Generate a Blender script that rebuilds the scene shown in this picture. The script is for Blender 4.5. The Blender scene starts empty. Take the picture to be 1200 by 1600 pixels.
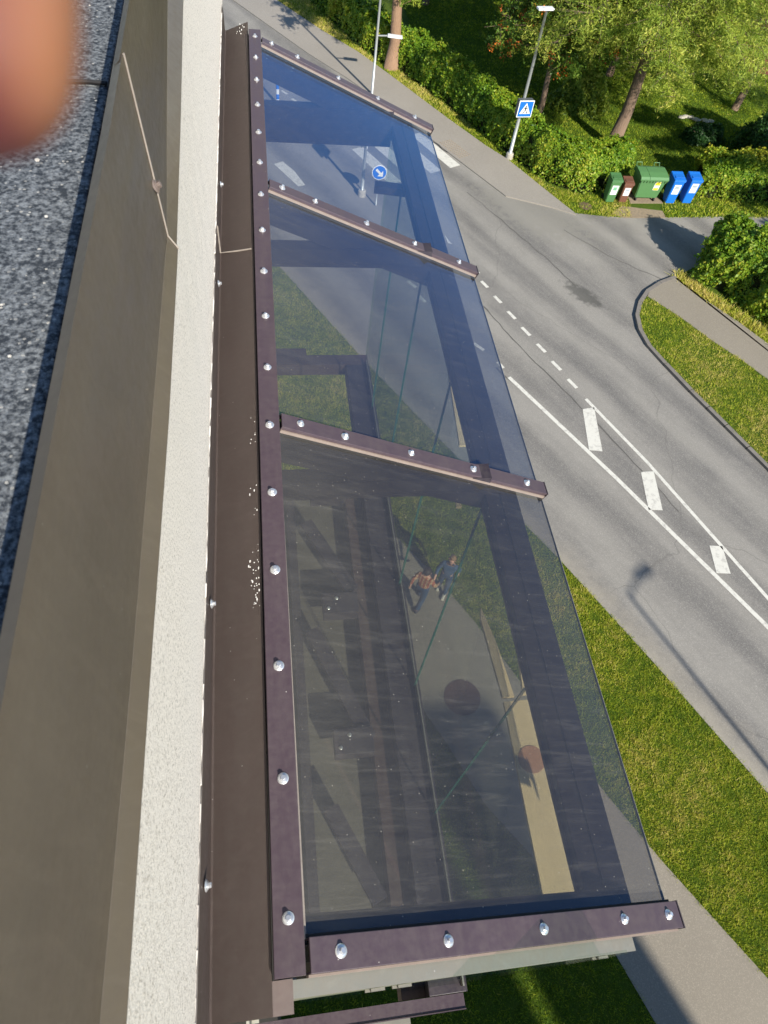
import bpy, bmesh, math, random
import numpy as np
from mathutils import Vector, Matrix
R = math.radians
S = bpy.context.scene
C = S.collection
random.seed(7); rng = np.random.default_rng(7)

# ------------------------------------------------------------------ camera
H = 15.0                                             # the camera is 15 m above the ground
RX = Vector((0.98668878, -0.12244247, 0.10701909))   # image right in world axes (X out from the wall, Y along it)
RD = Vector((-0.03953631, -0.81896575, -0.5724788))  # image down
RF = Vector((0.15774069, 0.56062728, -0.81290524))   # view direction
cam_d = bpy.data.cameras.new('camera'); cam = bpy.data.objects.new('camera', cam_d); C.objects.link(cam)
M3 = Matrix((RX, -RD, -RF)).transposed()
cam.matrix_world = Matrix.Translation((0, 0, H)) @ M3.to_4x4()
cam_d.sensor_fit = 'HORIZONTAL'; cam_d.sensor_width = 36; cam_d.lens = 36 * 1109 / 1200
cam_d.clip_start = 0.005; cam_d.clip_end = 1000
cam_d.dof.use_dof = True; cam_d.dof.focus_distance = 3.2; cam_d.dof.aperture_fstop = 17
S.camera = cam

# ------------------------------------------------------------------ light
SUN_EL = R(33); SUN_AZ = math.atan2(-0.927, 0.375)   # direction towards the sun in the XY plane
w = bpy.data.worlds.new('World'); S.world = w; w.use_nodes = True
nt = w.node_tree; bg = nt.nodes['Background']; sky = nt.nodes.new('ShaderNodeTexSky'); sky.sky_type = 'NISHITA'
sky.sun_disc = False; sky.sun_elevation = SUN_EL; sky.sun_rotation = math.pi / 2 - SUN_AZ
sky.air_density = 1.0; sky.dust_density = 0.1; sky.ozone_density = 4.0
nt.links.new(sky.outputs[0], bg.inputs[0]); bg.inputs[1].default_value = 0.10
sd = bpy.data.lights.new('sun', 'SUN'); sd.energy = 4.6; sd.angle = R(0.75); sd.color = (1.0, 0.94, 0.84)
so = bpy.data.objects.new('sun', sd); C.objects.link(so)
sv = Vector((math.cos(SUN_AZ) * math.cos(SUN_EL), math.sin(SUN_AZ) * math.cos(SUN_EL), math.sin(SUN_EL)))
so.rotation_euler = sv.to_track_quat('Z', 'Y').to_euler(); so.location = (20, -40, 40)
S.view_settings.view_transform = 'Standard'; S.view_settings.look = 'None'
S.view_settings.exposure = 0.7; S.view_settings.gamma = 1

# ------------------------------------------------------------------ helpers
def ray(px, py):
    return RX * (px - 600) + RD * (py - 800) + RF * 1109
def G(px, py, z=0.0):                                # ground point seen at a photo pixel
    d = ray(px, py); t = (z - H) / d.z
    return (d.x * t, d.y * t)
def near(px, py, dep):                               # point at a given depth below the camera
    d = ray(px, py); t = -dep / d.z
    return (d.x * t, d.y * t, H - dep)
def Z(dep): return H - dep

def tag(o, label=None, cat=None, group=None, kind=None):
    if label: o['label'] = label
    if cat: o['category'] = cat
    if group: o['group'] = group
    if kind: o['kind'] = kind
    return o
def thing(name, label, cat, loc=(0, 0, 0), rz=0, group=None):
    o = bpy.data.objects.new(name, None); C.objects.link(o); o.location = loc; o.rotation_euler = (0, 0, rz)
    o.empty_display_size = 0.2
    return tag(o, label, cat, group)
def link(name, me, m, parent=None, loc=None, smooth=False):
    me.name = name
    o = bpy.data.objects.new(name, me); C.objects.link(o)
    if m: me.materials.append(m)
    if parent: o.parent = parent
    if loc: o.location = loc
    if smooth:
        me.polygons.foreach_set('use_smooth', [True] * len(me.polygons))
    return o
def part(name, bm, m, parent=None, loc=None, smooth=False):
    me = bpy.data.meshes.new(name); bm.normal_update(); bm.to_mesh(me); bm.free()
    return link(name, me, m, parent, loc, smooth)
def NB(): return bmesh.new()
def box(bm, x0, x1, y0, y1, z0, z1, bev=0.0, mtx=None):
    vs = [bm.verts.new(p) for p in ((x0, y0, z0), (x1, y0, z0), (x1, y1, z0), (x0, y1, z0), (x0, y0, z1), (x1, y0, z1), (x1, y1, z1), (x0, y1, z1))]
    fs = [bm.faces.new([vs[i] for i in f]) for f in ((0, 3, 2, 1), (4, 5, 6, 7), (0, 1, 5, 4), (1, 2, 6, 5), (2, 3, 7, 6), (3, 0, 4, 7))]
    if bev:
        es = list({e for f in fs for e in f.edges})
        r = bmesh.ops.bevel(bm, geom=es, offset=bev, segments=2, affect='EDGES', profile=0.5)
        vs = list({v for f in r['faces'] for v in f.verts} | {v for v in vs if v.is_valid})
    if mtx: bmesh.ops.transform(bm, matrix=mtx, verts=[v for v in vs if v.is_valid])
    return vs
def bar(bm, a, b, wdt, hgt, bev=0.0, up=Vector((0, 0, 1))):
    a = Vector(a); b = Vector(b); d = b - a; L = d.length; y = d.normalized(); x = y.cross(up).normalized(); z = x.cross(y)
    m = Matrix((x, y, z)).transposed().to_4x4(); m.translation = a
    box(bm, -wdt / 2, wdt / 2, 0, L, -hgt / 2, hgt / 2, bev, m)
def tube(bm, pts, rad, n=10, cap=True):
    pts = [Vector(p) for p in pts]
    if not hasattr(rad, '__len__'): rad = [rad] * len(pts)
    rings = []
    ref = Vector((0.31, 0.2, 0.93))
    for i, p in enumerate(pts):
        d = (pts[min(i + 1, len(pts) - 1)] - pts[max(i - 1, 0)]).normalized()
        if abs(d.dot(ref)) > 0.97: rf = Vector((1, 0, 0))
        else: rf = ref
        u = d.cross(rf).normalized(); v = d.cross(u)
        rings.append([bm.verts.new(p + (u * math.cos(2 * math.pi * k / n) + v * math.sin(2 * math.pi * k / n)) * rad[i]) for k in range(n)])
    for a, b in zip(rings, rings[1:]):
        for k in range(n): bm.faces.new((a[k], a[(k + 1) % n], b[(k + 1) % n], b[k]))
    if cap:
        bm.faces.new(rings[0]); bm.faces.new(rings[-1][::-1])
def lathe(bm, prof, n=16, mtx=None):
    rings = [[bm.verts.new((r * math.cos(2 * math.pi * k / n), r * math.sin(2 * math.pi * k / n), z)) for k in range(n)] for r, z in prof]
    for a, b in zip(rings, rings[1:]):
        for k in range(n): bm.faces.new((a[k], a[(k + 1) % n], b[(k + 1) % n], b[k]))
    bm.faces.new(rings[0][::-1]); bm.faces.new(rings[-1])
    if mtx: bmesh.ops.transform(bm, matrix=mtx, verts=[v for r in rings for v in r])
def poly(bm, pts, z=0.0):
    vs = [bm.verts.new((p[0], p[1], p[2] if len(p) > 2 else z)) for p in pts]
    f = bm.faces.new(vs); f.normal_update()
    if f.normal.z < 0: f.normal_flip()
    return f
def sheet(name, pts, z, m, kind='structure', sub=None):
    bm = NB(); f = poly(bm, pts, z); bmesh.ops.triangulate(bm, faces=[f])
    o = part(name, bm, m); tag(o, kind=kind); return o
def slab(bm, pts, z0, z1):                            # extruded polygon
    f = poly(bm, pts, z0)
    r = bmesh.ops.extrude_face_region(bm, geom=[f])
    for v in [g for g in r['geom'] if isinstance(g, bmesh.types.BMVert)]: v.co.z += z1 - z0
    bmesh.ops.recalc_face_normals(bm, faces=bm.faces[:])
def copy_tree(o, parent=None):
    c = o.copy(); C.objects.link(c); c.parent = parent
    for ch in list(o.children): copy_tree(ch, c)
    return c

# ------------------------------------------------------------------ materials
class NTB:
    def __init__(s, name):
        s.m = bpy.data.materials.new(name); s.m.use_nodes = True; s.t = s.m.node_tree; s.b = s.t.nodes['Principled BSDF']; s.out = s.t.nodes['Material Output']
        s.tc = s.t.nodes.new('ShaderNodeTexCoord')
    def n(s, k, **kw):
        nd = s.t.nodes.new('ShaderNode' + k)
        for a, v in kw.items(): setattr(nd, a, v)
        return nd
    def l(s, a, b): s.t.links.new(a, b)
    def co(s, scale=(1, 1, 1), rot=(0, 0, 0), loc=(0, 0, 0)):
        mp = s.n('Mapping'); mp.inputs['Scale'].default_value = scale; mp.inputs['Rotation'].default_value = rot; mp.inputs['Location'].default_value = loc
        s.l(s.tc.outputs['Object'], mp.inputs[0]); return mp.outputs[0]
    def noise(s, sc, det=4, rough=0.55, vec=None, dist=0):
        nd = s.n('TexNoise'); nd.inputs['Scale'].default_value = sc; nd.inputs['Detail'].default_value = det; nd.inputs['Roughness'].default_value = rough; nd.inputs['Distortion'].default_value = dist
        s.l(vec if vec else s.tc.outputs['Object'], nd.inputs['Vector']); return nd.outputs['Fac']
    def ramp(s, fac, stops):
        r = s.n('ValToRGB'); e = r.color_ramp.elements
        while len(e) < len(stops): e.new(0.5)
        for q, (p, c) in zip(e, stops):
            q.position = p; q.color = (c, c, c, 1) if not hasattr(c, '__len__') else (*c, 1)
        s.l(fac, r.inputs[0]); return r.outputs[0]
    def mix(s, a, b, fac, mode='MIX'):
        m = s.n('Mix', data_type='RGBA', blend_type=mode)
        for sock, v in ((m.inputs[0], fac), (m.inputs[6], a), (m.inputs[7], b)):
            if hasattr(v, 'is_linked'): s.l(v, sock)
            elif hasattr(v, '__len__'): sock.default_value = (*v, 1)
            else: sock.default_value = v
        return m.outputs[2]
    def math(s, op, a, b=0.0, c=0.0):
        m = s.n('Math', operation=op)
        for k, v in enumerate((a, b, c)):
            if hasattr(v, 'is_linked'): s.l(v, m.inputs[k])
            else: m.inputs[k].default_value = v
        return m.outputs[0]
    def bump(s, h, st=0.3, dist=0.01):
        b = s.n('Bump'); b.inputs['Strength'].default_value = st; b.inputs['Distance'].default_value = dist; s.l(h, b.inputs['Height']); s.l(b.outputs[0], s.b.inputs['Normal'])
    def set(s, color=None, rough=0.6, metal=0.0, spec=0.5):
        if color is not None:
            if hasattr(color, 'is_linked'): s.l(color, s.b.inputs['Base Color'])
            else: s.b.inputs['Base Color'].default_value = (*color, 1)
        if hasattr(rough, 'is_linked'): s.l(rough, s.b.inputs['Roughness'])
        else: s.b.inputs['Roughness'].default_value = rough
        s.b.inputs['Metallic'].default_value = metal; s.b.inputs['Specular IOR Level'].default_value = spec
        return s.m
def simple(name, col, rough=0.6, metal=0.0, var=0.15, sc=8, bump=0.0, spec=0.5):
    t = NTB(name); f = t.noise(sc, 5); c = t.mix([x * (1 - var) for x in col], [min(1, x * (1 + var)) for x in col], f)
    if bump: t.bump(t.noise(sc * 6, 3), bump, 0.01)
    return t.set(c, rough, metal, spec)

def painted_metal(name, col, rough=0.4, dirt=0.35, metal=0.0):
    t = NTB(name)
    v1 = t.noise(3.5, 6, 0.6); v2 = t.noise(60, 4, 0.6); v3 = t.noise(9, 5, 0.65, t.co((3, 0.35, 3)))
    dust = t.ramp(t.math('ADD', t.math('MULTIPLY', v2, 0.5), t.math('MULTIPLY', v3, 0.5)), [(0.42, 0.0), (0.72, 1.0)])
    c = t.mix([x * 0.86 for x in col], [x * 1.14 for x in col], v1)
    c = t.mix(c, (0.22, 0.19, 0.16), t.math('MULTIPLY', dust, dirt))
    vo = t.n('TexVoronoi'); vo.inputs['Scale'].default_value = 24; t.l(t.tc.outputs['Object'], vo.inputs['Vector'])
    sp = t.math('LESS_THAN', vo.outputs['Distance'], 0.035)
    c = t.mix(c, (0.55, 0.52, 0.47), t.math('MULTIPLY', sp, 0.7))
    r = t.math('MULTIPLY_ADD', dust, 0.25, rough)
    v4 = t.noise(3.2, 3, 0.5, t.co((1, .6, 1)), 1.5); t.bump(t.math('MULTIPLY_ADD', v4, 6.0, t.math('MULTIPLY', v2, .12)), 0.22, 0.001)
    stn = t.ramp(t.noise(16, 6, 0.7, t.co((1, 1.6, .25)), 1.2), [(0.50, 0), (0.66, 1)]); c = t.mix(c, [min(1, x * 1.7 + .02) for x in col], t.math('MULTIPLY', stn, .10))
    return t.set(c, r, metal)
M = {}
M['rail'] = painted_metal('rail_paint', (0.072, 0.049, 0.058), 0.40, 0.14)
M['flash'] = painted_metal('flashing_paint', (0.165, 0.125, 0.108), 0.45, 0.35)
M['fascia'] = painted_metal('fascia_paint', (0.32, 0.26, 0.195), 0.30, 0.15, 0.3)
M['steel'] = painted_metal('steel_paint', (0.032, 0.023, 0.03), 0.5, 0.2)
M['brown_steel'] = painted_metal('brown_steel_paint', (0.07, 0.038, 0.032), 0.5, 0.3)
M['gasket'] = simple('gasket_rubber', (0.012, 0.011, 0.011), 0.7)
M['seam'] = simple('seam_sealant', (0.30, 0.26, 0.22), 0.6, var=0.3, sc=60)
M['zinc'] = simple('zinc_screw', (0.72, 0.72, 0.72), 0.3, 0.75, var=0.1, sc=200)
M['silver'] = painted_metal('silver_strip', (0.27, 0.26, 0.215), 0.45, 0.5, 0.3)
M['closure'] = simple('dull_closure_sheet', (0.17, 0.17, 0.12), 0.5, var=.35, sc=14)
M['trim'] = simple('pale_brown_trim', (0.27, 0.21, 0.17), 0.5, var=.2, sc=30)
M['galv'] = simple('galvanised_pole', (0.45, 0.47, 0.46), 0.45, 0.5, var=0.1, sc=20)
M['conc'] = simple('concrete', (0.42, 0.39, 0.33), 0.85, var=0.2, sc=20, bump=0.2)
M['white_paint'] = simple('white_enamel', (0.8, 0.8, 0.8), 0.35, var=0.03)
M['blue_sign'] = simple('blue_enamel', (0.01, 0.14, 0.62), 0.35, var=0.05)
M['black_paint'] = simple('black_enamel', (0.012, 0.012, 0.014), 0.4)
M['dark_back'] = simple('sign_back_grey', (0.10, 0.11, 0.12), 0.5)
M['grey_sign'] = simple('pale_grey_sign_back', (0.62, 0.66, 0.70), 0.5)

# stucco wall
t = NTB('white_stucco'); vo = t.n('TexVoronoi'); vo.inputs['Scale'].default_value = 300; t.l(t.tc.outputs['Object'], vo.inputs['Vector'])
n1 = t.noise(130, 5, 0.7); n2 = t.noise(3, 4)
n5 = t.noise(190, 4, 0.75); c = t.mix((0.84, 0.755, 0.66), (0.27, 0.22, 0.17), t.ramp(n5, [(0.50, 0), (0.66, 1)])); c = t.mix(c, (0.72, 0.67, 0.58), t.math('MULTIPLY', n2, 0.4))
t.bump(t.math('ADD', n5, t.math('MULTIPLY', vo.outputs['Distance'], 0.5)), 0.35, 0.0025); M['stucco'] = t.set(c, 0.9, spec=0.2)
# facade under the canopy: sand-coloured band over brown cladding
t = NTB('facade_render'); n1 = t.noise(60, 4); sep = t.n('SeparateXYZ'); t.l(t.tc.outputs['Object'], sep.inputs[0])
band = t.math('MULTIPLY', t.math('GREATER_THAN', sep.outputs['Z'], Z(4.62)), t.math('LESS_THAN', sep.outputs['Z'], Z(3.3)))
c = t.mix((0.05, 0.045, 0.04), (0.78, 0.71, 0.58), band); c = t.mix(c, [0.3, 0.25, 0.2], t.math('MULTIPLY', n1, 0.15)); t.bump(n1, 0.2, 0.003); M['facade'] = t.set(c, 0.85, spec=0.2)
# roof deck: mineral felt with stones
t = NTB('roof_felt'); n1 = t.noise(55, 6, 0.8); n2 = t.noise(260, 3, 0.7); n3 = t.noise(5, 4)
vo = t.n('TexVoronoi'); vo.inputs['Scale'].default_value = 150; vo.inputs['Randomness'].default_value = 1; t.l(t.tc.outputs['Object'], vo.inputs['Vector'])
c = t.mix((0.025, 0.033, 0.045), (0.31, 0.33, 0.34), t.ramp(t.math('MULTIPLY_ADD', n1, 0.3, t.math('MULTIPLY', t.noise(150, 3, .6), 0.7)), [(0.42, 0), (0.62, 1)]))
st = t.ramp(vo.outputs['Color'], [(0.72, 0), (0.86, 1)]); st = t.math('MULTIPLY', st, t.math('LESS_THAN', vo.outputs['Distance'], 0.30))
c = t.mix(c, (0.62, 0.59, 0.52), st); c = t.mix(c, (0.16, 0.16, 0.15), t.math('MULTIPLY', n3, 0.25))
t.bump(t.math('ADD', n1, t.math('MULTIPLY', n2, 0.4)), 0.9, 0.008); M['roof'] = t.set(c, 0.88, spec=0.3)

# canopy glass: tinted, dusty
def glass(name, tint, dust, gloss=1.0, f0=0.06, gcol=(1, 1, 1)):
    t = NTB(name); t.t.nodes.remove(t.b)
    tr = t.n('BsdfTransparent'); tr.inputs[0].default_value = (*tint, 1)
    gl = t.n('BsdfGlossy'); gl.inputs[0].default_value = (*gcol, 1); gl.inputs['Roughness'].default_value = 0.015
    geo = t.n('NewGeometry'); dt = t.n('VectorMath', operation='DOT_PRODUCT'); t.l(geo.outputs['Normal'], dt.inputs[0]); t.l(geo.outputs['Incoming'], dt.inputs[1]); ci = t.math('SUBTRACT', 1.0, t.math('ABSOLUTE', dt.outputs['Value'])); fr = t.math('MULTIPLY_ADD', t.math('POWER', ci, 3.6), 0.93, f0)
    m1 = t.n('MixShader'); t.l(t.math('MULTIPLY', fr, gloss), m1.inputs[0]); t.l(tr.outputs[0], m1.inputs[1]); t.l(gl.outputs[0], m1.inputs[2])
    df = t.n('BsdfDiffuse'); df.inputs[0].default_value = (0.38, 0.355, 0.30, 1)
    n1 = t.noise(2.2, 5, 0.6); n2 = t.noise(14, 6, 0.7, t.co((0.5, 2.6, 0.5), (0, 0, 0.2))); n3 = t.noise(420, 2, 0.6)
    d = t.math('MULTIPLY', t.ramp(t.math('MULTIPLY_ADD', n2, 0.5, t.math('MULTIPLY', n1, 0.5)), [(0.30, 0.35), (0.74, 1)]), dust)
    d = t.math('MULTIPLY', d, t.math('MULTIPLY_ADD', n3, 1.1, 0.45))
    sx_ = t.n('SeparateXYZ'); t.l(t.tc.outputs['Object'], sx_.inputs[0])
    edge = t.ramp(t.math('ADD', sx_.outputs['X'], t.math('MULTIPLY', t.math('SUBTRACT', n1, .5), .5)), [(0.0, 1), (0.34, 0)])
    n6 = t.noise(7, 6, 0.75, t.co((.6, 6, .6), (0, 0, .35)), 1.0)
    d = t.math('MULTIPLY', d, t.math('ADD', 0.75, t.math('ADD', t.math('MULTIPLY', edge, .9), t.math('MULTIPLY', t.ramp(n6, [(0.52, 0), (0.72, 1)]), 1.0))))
    vo = t.n('TexVoronoi'); vo.inputs['Scale'].default_value = 52; t.l(t.tc.outputs['Object'], vo.inputs['Vector'])
    sp = t.math('MULTIPLY', t.math('LESS_THAN', vo.outputs['Distance'], 0.075), t.ramp(vo.outputs['Color'], [(0.5, 0), (0.6, 0.8)]))
    d = t.math('MAXIMUM', d, t.math('MULTIPLY', sp, 0.6 if dust > 0.01 else 0.0))
    m2 = t.n('MixShader'); t.l(d, m2.inputs[0]); t.l(m1.outputs[0], m2.inputs[1]); t.l(df.outputs[0], m2.inputs[2])
    t.l(m2.outputs[0], t.out.inputs[0]); return t.m
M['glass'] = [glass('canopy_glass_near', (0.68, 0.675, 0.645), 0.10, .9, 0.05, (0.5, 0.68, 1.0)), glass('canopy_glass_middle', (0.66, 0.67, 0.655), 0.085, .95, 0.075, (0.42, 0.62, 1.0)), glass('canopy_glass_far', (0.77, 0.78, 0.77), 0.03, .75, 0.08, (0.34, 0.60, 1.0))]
M['screen_glass'] = glass('screen_glass', (0.90, 0.94, 0.91), 0.0, 0.35, 0.04)
M['glass_edge'] = simple('green_glass_edge', (0.03, 0.14, 0.10), 0.2)

# asphalt
def asphalt(name, base, tracks=False, patch=None):
    t = NTB(name); along = math.atan2(-0.877, 0.48)
    n1 = t.noise(0.35, 5, 0.6); n2 = t.noise(45, 5, 0.75); n4 = t.noise(160, 3, 0.7); n3 = t.noise(2.5, 5, 0.6)
    c = t.mix([x * 0.82 for x in base], [x * 1.15 for x in base], n1)
    if tracks:
        v = t.n('VectorRotate', rotation_type='Z_AXIS'); v.inputs['Angle'].default_value = -along; t.l(t.tc.outputs['Object'], v.inputs['Vector'])
        sp = t.n('SeparateXYZ'); t.l(v.outputs[0], sp.inputs[0])
        wob = t.math('MULTIPLY', t.math('SUBTRACT', t.noise(0.25, 3, 0.5), 0.5), 1.6)
        yy = t.math('ADD', sp.outputs['Y'], wob)
        sn = t.math('SINE', t.math('MULTIPLY_ADD', yy, 2 * math.pi / 1.75, 0.6))
        mp = t.n('Mapping'); mp.inputs['Scale'].default_value = (0.16, 1.6, 1); t.l(v.outputs[0], mp.inputs[0])
        st = t.noise(1.0, 5, 0.65, mp.outputs[0])
        k = t.ramp(t.math('ADD', t.math('MULTIPLY', sn, 0.16), t.math('MULTIPLY_ADD', t.noise(1.1, 6, .8), .3, t.math('MULTIPLY', st, .7))), [(0.34, 0), (0.74, 1)])
        c = t.mix(c, [x * 0.42 for x in (base[0], base[1] * 1.02, base[2] * 1.1)], t.math('MULTIPLY', k, 0.8))
    c = t.mix(c, [x * 1.8 for x in base], t.math('MULTIPLY', t.ramp(n2, [(0.50, 0), (0.68, 1)]), 0.6))
    c = t.mix(c, [x * 0.45 for x in base], t.math('MULTIPLY', t.ramp(n4, [(0.55, 0), (0.75, 1)]), 0.55))
    cr = t.n('TexVoronoi', feature='DISTANCE_TO_EDGE'); cr.inputs['Scale'].default_value = 0.16; 
    dv = t.n('Mix', data_type='VECTOR'); nn = t.n('TexNoise'); nn.inputs['Scale'].default_value = 0.8; nn.inputs['Detail'].default_value = 6; t.l(t.tc.outputs['Object'], nn.inputs['Vector'])
    dv.inputs[0].default_value = 0.45; t.l(t.tc.outputs['Object'], dv.inputs[4]); t.l(nn.outputs['Color'], dv.inputs[5]); t.l(dv.outputs[1], cr.inputs['Vector'])
    c = t.mix(c, [x * 0.45 for x in base], t.math('MULTIPLY', t.math('LESS_THAN', cr.outputs['Distance'], 0.0012), 0.35 if tracks else 0.0))
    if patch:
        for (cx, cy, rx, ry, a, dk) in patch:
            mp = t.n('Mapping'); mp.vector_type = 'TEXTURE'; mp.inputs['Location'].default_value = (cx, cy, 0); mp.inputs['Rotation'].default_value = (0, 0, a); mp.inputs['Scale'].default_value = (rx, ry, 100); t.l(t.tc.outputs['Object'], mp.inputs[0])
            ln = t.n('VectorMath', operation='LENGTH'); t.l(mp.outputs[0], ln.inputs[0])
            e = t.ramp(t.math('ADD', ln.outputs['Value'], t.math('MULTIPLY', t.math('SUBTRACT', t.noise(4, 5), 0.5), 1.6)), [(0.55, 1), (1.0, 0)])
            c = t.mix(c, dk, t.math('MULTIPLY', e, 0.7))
    if tracks:
        e = t.ramp(t.math('ADD', t.math('SUBTRACT', sp.outputs['Y'], 10.29), t.math('MULTIPLY', t.math('SUBTRACT', t.noise(1.3, 6, .7), .5), 1.3)), [(0.15, 1), (0.85, 0)])
        c = t.mix(c, (0.37, 0.33, 0.26), t.math('MULTIPLY', e, 0.6))
    t.bump(t.math('ADD', n2, n4), 0.5, 0.006)
    return t.set(c, 0.8, spec=0.35)
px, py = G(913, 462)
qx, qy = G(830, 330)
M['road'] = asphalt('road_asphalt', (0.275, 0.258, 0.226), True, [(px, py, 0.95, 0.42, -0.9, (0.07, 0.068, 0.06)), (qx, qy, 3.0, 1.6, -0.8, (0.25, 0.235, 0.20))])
M['pave'] = asphalt('pavement_asphalt', (0.30, 0.272, 0.232))
M['path'] = asphalt('path_asphalt', (0.26, 0.228, 0.178))
M['gravel'] = simple('gravel_dirt', (0.27, 0.21, 0.14), 0.95, var=0.5, sc=12, bump=0.6)
M['kerb'] = simple('kerb_stone', (0.20, 0.18, 0.155), 0.85, var=0.3, sc=6, bump=0.3)
t = NTB('road_paint'); nz = t.noise(7, 6, 0.75); M['paint'] = t.set(t.mix((0.66, 0.64, 0.56), (0.38, 0.36, 0.32), t.ramp(nz, [(0.5, 0), (0.72, 1)])), 0.7)
# lawn sheet
t = NTB('lawn_soil'); n1 = t.noise(0.6, 5); n2 = t.noise(9, 6, 0.75); n3 = t.noise(50, 4, 0.7)
c = t.mix((0.055, 0.11, 0.010), (0.17, 0.19, 0.03), t.ramp(n2, [(0.35, 0), (0.7, 1)])); c = t.mix(c, (0.025, 0.055, 0.008), t.math('MULTIPLY', n3, 0.6)); c = t.mix(c, (0.06, 0.13, 0.012), t.math('MULTIPLY', n1, 0.5))
t.bump(t.math('ADD', n2, n3), 0.8, 0.04); M['lawn'] = t.set(c, 0.95, spec=0.1)
def leafmat(name, cols, trans=0.35, rough=0.5):
    t = NTB(name); at = t.n('Attribute', attribute_name='tint'); c = t.ramp(at.outputs['Fac'], [(i / (len(cols) - 1), cc) for i, cc in enumerate(cols)])
    t.set(c, rough, spec=0.35)
    tl = t.n('BsdfTranslucent'); t.l(c, tl.inputs[0]); mx = t.n('MixShader'); mx.inputs[0].default_value = trans
    t.l(t.b.outputs[0], mx.inputs[1]); t.l(tl.outputs[0], mx.inputs[2]); t.l(mx.outputs[0], t.out.inputs[0]); return t.m
M['blade'] = leafmat('grass_blades', [(0.11, 0.20, 0.012), (0.28, 0.38, 0.02), (0.52, 0.54, 0.045), (0.72, 0.60, 0.20)], 0.42, 0.7)
M['hedge'] = leafmat('hedge_leaves', [(0.05, 0.14, 0.012), (0.13, 0.26, 0.016), (0.28, 0.39, 0.025), (0.46, 0.44, 0.04)])
M['larch'] = leafmat('larch_needles', [(0.10, 0.18, 0.02), (0.30, 0.40, 0.05), (0.50, 0.56, 0.08), (0.66, 0.62, 0.13)], .42)
M['pine'] = leafmat('pine_needles', [(0.09, 0.16, 0.016), (0.22, 0.31, 0.035), (0.40, 0.44, 0.06)])
M['rowan'] = leafmat('rowan_leaves', [(0.05, 0.11, 0.014), (0.12, 0.22, 0.025), (0.30, 0.33, 0.04)])
M['berry'] = leafmat('rowan_berries', [(0.40, 0.08, 0.01), (0.6, 0.16, 0.02)], 0.05)
M['dark_leaf'] = leafmat('shrub_leaves', [(0.02, 0.07, 0.015), (0.045, 0.12, 0.025), (0.08, 0.18, 0.03)])
t = NTB('bark'); n1 = t.noise(9, 6, 0.7, t.co((3, 3, 0.5))); t.bump(n1, 0.9, 0.04); M['bark'] = t.set(t.mix((0.09, 0.055, 0.035), (0.33, 0.23, 0.16), n1), 0.9)
t = NTB('pine_bark'); n1 = t.noise(9, 6, 0.7, t.co((3, 3, 0.6))); t.bump(n1, 0.9, 0.04); M['pbark'] = t.set(t.mix((0.15, 0.085, 0.05), (0.42, 0.27, 0.17), n1), 0.9)

# ------------------------------------------------------------------ ground, road, path
tag(sheet('ground', [(-150, -150), (250, -150), (250, 250), (-150, 250)], 0.0, M['lawn']))
side_far = [G(430, 0), G(500, 47), G(560, 83), G(607, 117), G(660, 157), G(700, 187), G(760, 230), G(792, 250), G(854, 300), G(896, 333), G(940, 338), G(985, 341), G(1100, 339), G(1200, 339)]
kerbline = [G(1052, 434), G(1028, 443), G(1008, 456), G(996, 474), G(991, 495), G(996, 518), G(1010, 543), G(1036, 572), G(1075, 613), G(1130, 668), G(1200, 738), (17.1, 2.2), (20.5, -6)]
dy = 36.0
road = [(-9, 38.7), (0.49, 20.72), (3.09, 15.79), (4.99, 12.44), (7.21, 8.73), (8.85, 5.6), (10.32, 2.59), (13.6, -4), (20.0, -16), (30, -16), (30, -6)]
road = road[:-2] + [(26, -16)] + kerbline[::-1] + [G(1085, 418), G(1120, 405), G(1200, 405), (34, 19.8)] + [(34, G(1200, 339)[1])] + side_far[::-1] + [(-4, 62), (-22, 62)]
sheet('road', road, 0.012, M['road'])
side_near = [G(900, 337), G(860, 325), G(790, 308), G(740, 270), G(690, 232), G(640, 192), G(540, 122), G(480, 84), G(355, -5)]
bm = NB(); slab(bm, side_far[:10] + side_near + [(-4.2, 58), (0, 60)], 0.0, 0.055); tag(part('sidewalk', bm, M['pave']), kind='structure')
sheet('path', [(-0.2, 11.6), (0.49, 11.49), (2.26, 10.58), (3.14, 9.54), (3.9, 8.45), (4.67, 7.1), (5.7, 5.0), (6.71, 2.93), (7.5, 1.52), (8.82, -0.59), (14, -9), (11.4, -9), (7.9, -3.4), (6.42, -0.98), (6.0, 0.15), (5.0, 1.7), (4.11, 2.95), (3.5, 4.3), (3.05, 5.19), (2.3, 5.7), (2.4, 4.6), (2.0, 2.0), (1.0, 0.35), (-0.2, 0.3)], 0.014, M['path'])
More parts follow.
